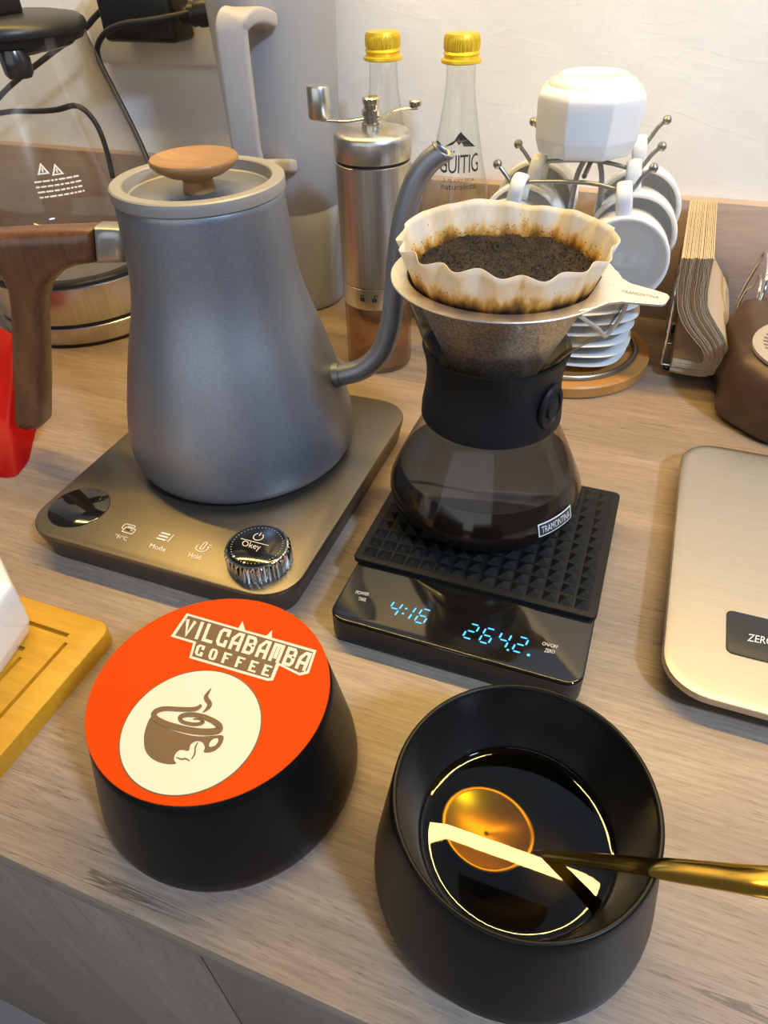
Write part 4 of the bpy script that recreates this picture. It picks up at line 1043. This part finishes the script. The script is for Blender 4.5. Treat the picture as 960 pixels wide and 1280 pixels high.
lathe('lid_underside', [(0, .2600), (.010, .2590), (.0125, .252), (.0118, .2415), (.0095, .2385), (0, .2380)], plain('dark_steel', (0.10, 0.10, 0.11), 0.25, 0.8), el, (0.043, -0.040, 0), 24)
coil = []
for k in range(64):
    a = 2 * pi * k / 16; coil.append((-0.030 + 0.024 * cos(a), -0.036 + 0.006 * sin(a * 0.25), 0.226 - 0.016 * sin(a) + 0.0004 * k))
tube('spring_filter', coil, 0.0016, M_CORD, el, seg=8, smooth_n=2)
tube('handle', [(-0.060, -0.030, 0.268), (-0.095, -0.05, 0.266), (-0.125, -0.064, 0.235), (-0.130, -0.066, 0.15), (-0.118, -0.060, 0.09), (-0.085, -0.045, 0.060)], 0.013, M_BLACKPLASTIC, ek, seg=14, smooth_n=6)
# warning print on the glass
ea, ez = spot_on(EX, EY, epr, 74, 231, 0.11, 0.22)
for k, px in enumerate((52, 70)):
    a_, tz = spot_on(EX, EY, epr, px, 212, 0.11, 0.22)
    tri = frame = ([(0.5, 1), (0, 0), (1, 0), (0.5, 0.72), (0.22, 0.14), (0.78, 0.14)], [(0, 1, 4, 3), (1, 2, 5, 4), (2, 0, 3, 5)])
    wrap('warning_symbol', tri, a_, tz, 0.0105, 0.0092, epr, 0.0, M_PRINTG, ek, 0.0006)
    wrap('warning_symbol', ([(0.44, .55), (0.56, .55), (0.56, .2), (0.44, .2)], [(0, 1, 2, 3)]), a_, tz, 0.0105, 0.0092, epr, 0.0, M_PRINTG, ek, 0.0006)
rl = random.Random(2)
for k in range(4):
    uvs, fs = [], []; x = 0.0
    while x < 0.96:
        wd = rl.uniform(0.05, 0.16); b = len(uvs); uvs += [(x, 0), (min(1, x + wd), 0), (min(1, x + wd), 1), (x, 1)]; fs.append((b, b + 1, b + 2, b + 3)); x += wd + 0.025
    wrap('warning_line', (uvs, fs), ea, ez + 0.0040 - k * 0.0042, 0.040, 0.0014, epr, 0.0, M_PRINTG, ek, 0.0006)

# ================================================================== sockets, plugs and cords
so1 = box('socket_strip', -0.640, -0.430, YW - 0.018, YW, 0.2180, 0.2850, M_OUTLET, bev=0.003); tag(so1, 'cream plastic wall socket block behind the black power adapter', 'socket')
ad_ = thing('power_adapter', (-0.55, 0.735, 0.243), 'black power adapter plugged into the wall above the glass kettle', 'power adapter')
ado = box('body', -0.040, 0.050, -0.022, 0.0165, 0.0, 0.062, M_BLACKPLASTIC, ad_, bev=0.006, seg=3)
c2 = [(132, 8), (118, 22), (104, 37), (60, 70), (10, 110), (-12, 140), (18, 139), (48, 139), (72, 137), (92, 132), (106, 138), (119, 153), (128, 172), (135, 195), (141, 222)]
tube('adapter_cord', [on_y(x, y, 0.722 if i < 3 else 0.716) - Vector((-0.55, 0.735, 0.243)) for i, (x, y) in enumerate(c2)], 0.0030, M_CORD, ad_, smooth_n=6)
pg = thing('power_plug', (-0.476, 0.722, 0.262), 'black plug and cord running from the socket down behind the kettle', 'plug')
PL = Vector((0.476, -0.722, -0.262))
lathe('plug_body', [(0, -.016), (.008, -.016), (.0095, -.012), (.0085, -.006), (.0110, -.004), (.0100, .002), (.0125, .004), (.0125, .016), (.0105, .020), (0, .020)], M_BLACKPLASTIC, pg, (0, 0.0, 0.006), 28).rotation_euler = (0, radians(82), 0)
cpx = [(240, 15), (222, 19), (190, 25), (155, 30), (133, 40), (122, 58), (125, 78), (140, 108), (158, 143), (174, 176), (186, 204), (196, 235)]
cyy = [0.716, 0.708, 0.702, 0.698, 0.698, 0.700, 0.703, 0.704, 0.700, 0.695, 0.690, 0.685]
pts = [on_y(x, y, Y) + PL for (x, y), Y in zip(cpx, cyy)]
tube('cord', pts, 0.0029, M_CORD, pg, smooth_n=6)
# ================================================================== napkin holder and napkins
nh = thing('napkin_holder', (0.058, 0.680, 0), 'shiny wire napkin holder packed with brown paper napkins', 'napkin holder')
NL = Vector((-0.058, -0.680, 0))
def side_loop(xb, xt, y0, y1, zt):
    pts = [(xb, y0, 0.006), (xb + (xt - xb) * .45, y0, 0.05), (xt, y0 + .004, zt - 0.018), (xt, y0 + 0.02, zt - 0.002), (xt, (y0 + y1) / 2, zt), (xt, y1 - 0.02, zt - 0.002), (xt, y1 - .004, zt - 0.018), (xb + (xt - xb) * .45, y1, 0.05), (xb, y1, 0.006)]
    return [Vector(p) + NL for p in pts]
for xb, xt in ((0.0300, 0.0260), (0.0860, 0.0960)):
    tube('side_loop', side_loop(xb, xt, 0.645, 0.735, 0.098), 0.0019, M_CHROME, nh, smooth_n=6)
    tube('side_loop', side_loop(xb, xt, 0.658, 0.722, 0.080), 0.0014, M_CHROME, nh, smooth_n=6)
for y in (0.645, 0.690, 0.735):
    tube('floor_wire', [Vector((0.030, y, 0.006)) + NL, Vector((0.058, y, 0.0055)) + NL, Vector((0.086, y, 0.006)) + NL], 0.0016, M_CHROME, nh, smooth_n=3)
for x, y in ((0.036, 0.648), (0.076, 0.648), (0.036, 0.73), (0.076, 0.73)):
    lathe('foot', [(0, 0), (.003, .0004), (.0042, .0028), (.003, .0055), (0, .006)], plain('dark_foot', (0.05, 0.05, 0.05), 0.25, 0.6), nh, Vector((x, y, 0)) + NL, 16)
NN = 18
npx = [(836, 467), (860, 468), (884, 461), (895, 447), (891, 430), (879, 413), (868, 394), (865, 372), (868, 348), (872, 323)]
prof0 = []
for q, (x, y) in enumerate(npx):
    zz = 0.008 + 0.12 * max(0, q - 2) / 7; Yq = 0.630 - 0.040 * zz / 0.1285
    p = on_y(x, y, Yq); prof0.append(Vector((p.x, max(0.0135, p.z), 0)))
cur = catmull(prof0, 4)
rn = random.Random(11)
for k in range(NN):
    off = -0.0120 + 0.0240 * (k + 0.5) / NN                 # across the stack: left to right, lowest curl outside
    y0 = 0.632 + rn.uniform(-0.0012, 0.0012); y1 = 0.742 + rn.uniform(-0.002, 0.002); v, f = [], []
    n_ = len(cur); th = 0.00050
    side = []
    for i, p in enumerate(cur):
        tg = (cur[min(i + 1, n_ - 1)] - cur[max(i - 1, 0)]).normalized(); nn = Vector((tg.y, -tg.x, 0))
        sc = 0.50 + 0.50 * min(1.0, i / n_ * 1.8)
        wob = 0.00035 * noise.noise(Vector((i * 0.6, k * 3.1, 0)))
        side.append((p + nn * (off * sc + wob), nn))
    for (p, nn) in side:
        a = p + nn * th; b = p - nn * th
        ya = y0 - 0.042 * p.y / 0.1285; v += [(a.x, ya, a.y), (b.x, ya, b.y), (b.x, y1, b.y), (a.x, y1, a.y)]
    for i in range(n_ - 1):
        for q in range(4):
            a = i * 4 + q; b = i * 4 + (q + 1) % 4; f.append((a, b, b + 4, a + 4))
    f.append((0, 1, 2, 3)); f.append(tuple((n_ - 1) * 4 + q for q in (3, 2, 1, 0)))
    zmin = min(p[2] for p in v)
    o = raw('paper_napkin', [(p[0] - 0.055, p[1] - 0.683, p[2] - 0.0072 + 0.0) for p in v], f, M_KRAFT, None, (0.055, 0.683, 0.0072), False)
    tag(o, 'brown paper napkin slumped in the wire holder' if k < NN - 1 else 'rightmost brown paper napkin in the wire holder, broad face showing', 'napkin', 'brown paper napkins in the wire holder')

# ================================================================== dark wooden block
dw = thing('wooden_dish', (0.17, 0.61, 0), 'dark brown carved wooden dish with pale ribbed oval inset at the right', 'dish')
DL = Vector((-0.17, -0.61, 0))
def lobed(sc, shift=(0, 0)):
    pts = []
    for k in range(96):
        a = 2 * pi * k / 96
        r = 1.0 + 0.05 * cos(4 * a + 2.2) + 0.035 * cos(7 * a + 0.4)
        x = 0.098 * r * abs(cos(a)) ** 0.75 * (1 if cos(a) > 0 else -1) * sc; y = 0.070 * r * abs(sin(a)) ** 0.75 * (1 if sin(a) > 0 else -1) * sc
        pts.append((x + shift[0], y + shift[1]))
    return pts
lvw = [(lobed(0.93), 0.0), (lobed(0.985), 0.006), (lobed(1.0), 0.020), (lobed(0.975), 0.038), (lobed(0.955), 0.046), (lobed(0.915), 0.051), (lobed(0.80), 0.054), (lobed(0.60), 0.0555), (lobed(0.3), 0.056)]
bodyw = stack_poly('body', lvw, M_DARKWOOD, dw, (0, 0, 0), angle=60)
for vv in bodyw.data.vertices:                       # the top rises towards the wall
    if vv.co.z > 0.03: vv.co.z += (vv.co.y + 0.070) * 0.24 * (vv.co.z - 0.03) / 0.026 * 1.0
def oval(a_, b_, n=48): return [(a_ * cos(2 * pi * k / n), b_ * sin(2 * pi * k / n)) for k in range(n)]
ins = stack_poly('inset', [(oval(0.050, 0.036), -0.002), (oval(0.050, 0.036), 0.0010), (oval(0.046, 0.032), 0.0022), (oval(0.036, 0.023), 0.0012), (oval(0.015, 0.010), 0.0004)], M_INSET, dw, (-0.029, -0.022, 0.0672), angle=60)
ins.rotation_euler = (radians(13.5), 0, 0)
for k in range(40):
    a = 2 * pi * k / 40
    tube('inset_rib', [(0.026 * cos(a), 0.016 * sin(a), 0.0012), (0.034 * cos(a), 0.0215 * sin(a), 0.0020), (0.042 * cos(a), 0.028 * sin(a), 0.0024)], 0.0009, M_INSET, ins, seg=6, smooth_n=2)

# ================================================================== red pouch
rp = thing('red_pouch', (-0.52, 0.36, 0), 'glossy red folded plastic pouch at the left edge behind the kettle base', 'pouch')
RL = Vector((0.52, -0.36, 0))
A = on_z(48, 533, 0); B = on_z(38, 577, 0); Cc = on_z(22, 597, 0); D = on_z(0, 600, 0)
top1 = Vector((A.x - 0.045, A.y + 0.010, 0.052)); top2 = Vector((Cc.x - 0.055, Cc.y + 0.030, 0.040))
vv = [A, B, Cc, D, Vector((-0.60, 0.315, 0)), Vector((-0.61, 0.44, 0)), Vector((-0.53, 0.435, 0)), Vector((-0.500, 0.4000, 0.0720)), Vector((-0.515, 0.350, 0.040)), Vector((-0.60, 0.34, 0.045)), Vector((-0.60, 0.42, 0.085)), Vector((-0.478, 0.340, 0.020))]
ff = [(0, 1, 11), (1, 2, 11), (2, 3, 8, 11), (3, 4, 9, 8), (4, 5, 10, 9), (5, 6, 7, 10), (6, 0, 7), (0, 11, 7), (11, 8, 7), (8, 9, 10, 7), (6, 5, 4, 3, 2, 1, 0)]
bm = bmesh.new(); bv = [bm.verts.new(p + RL) for p in vv]
for q in ff: bm.faces.new([bv[i] for i in q])
bmesh.ops.recalc_face_normals(bm, faces=bm.faces); bmesh.ops.triangulate(bm, faces=bm.faces[:])
bmesh.ops.bevel(bm, geom=[e for e in bm.edges], offset=0.0025, segments=2, affect='EDGES', profile=0.5, clamp_overlap=True)
me = bpy.data.meshes.new('folded_sheet'); bm.to_mesh(me); bm.free(); link('folded_sheet', me, M_RED, rp, smooth=True, angle=50)
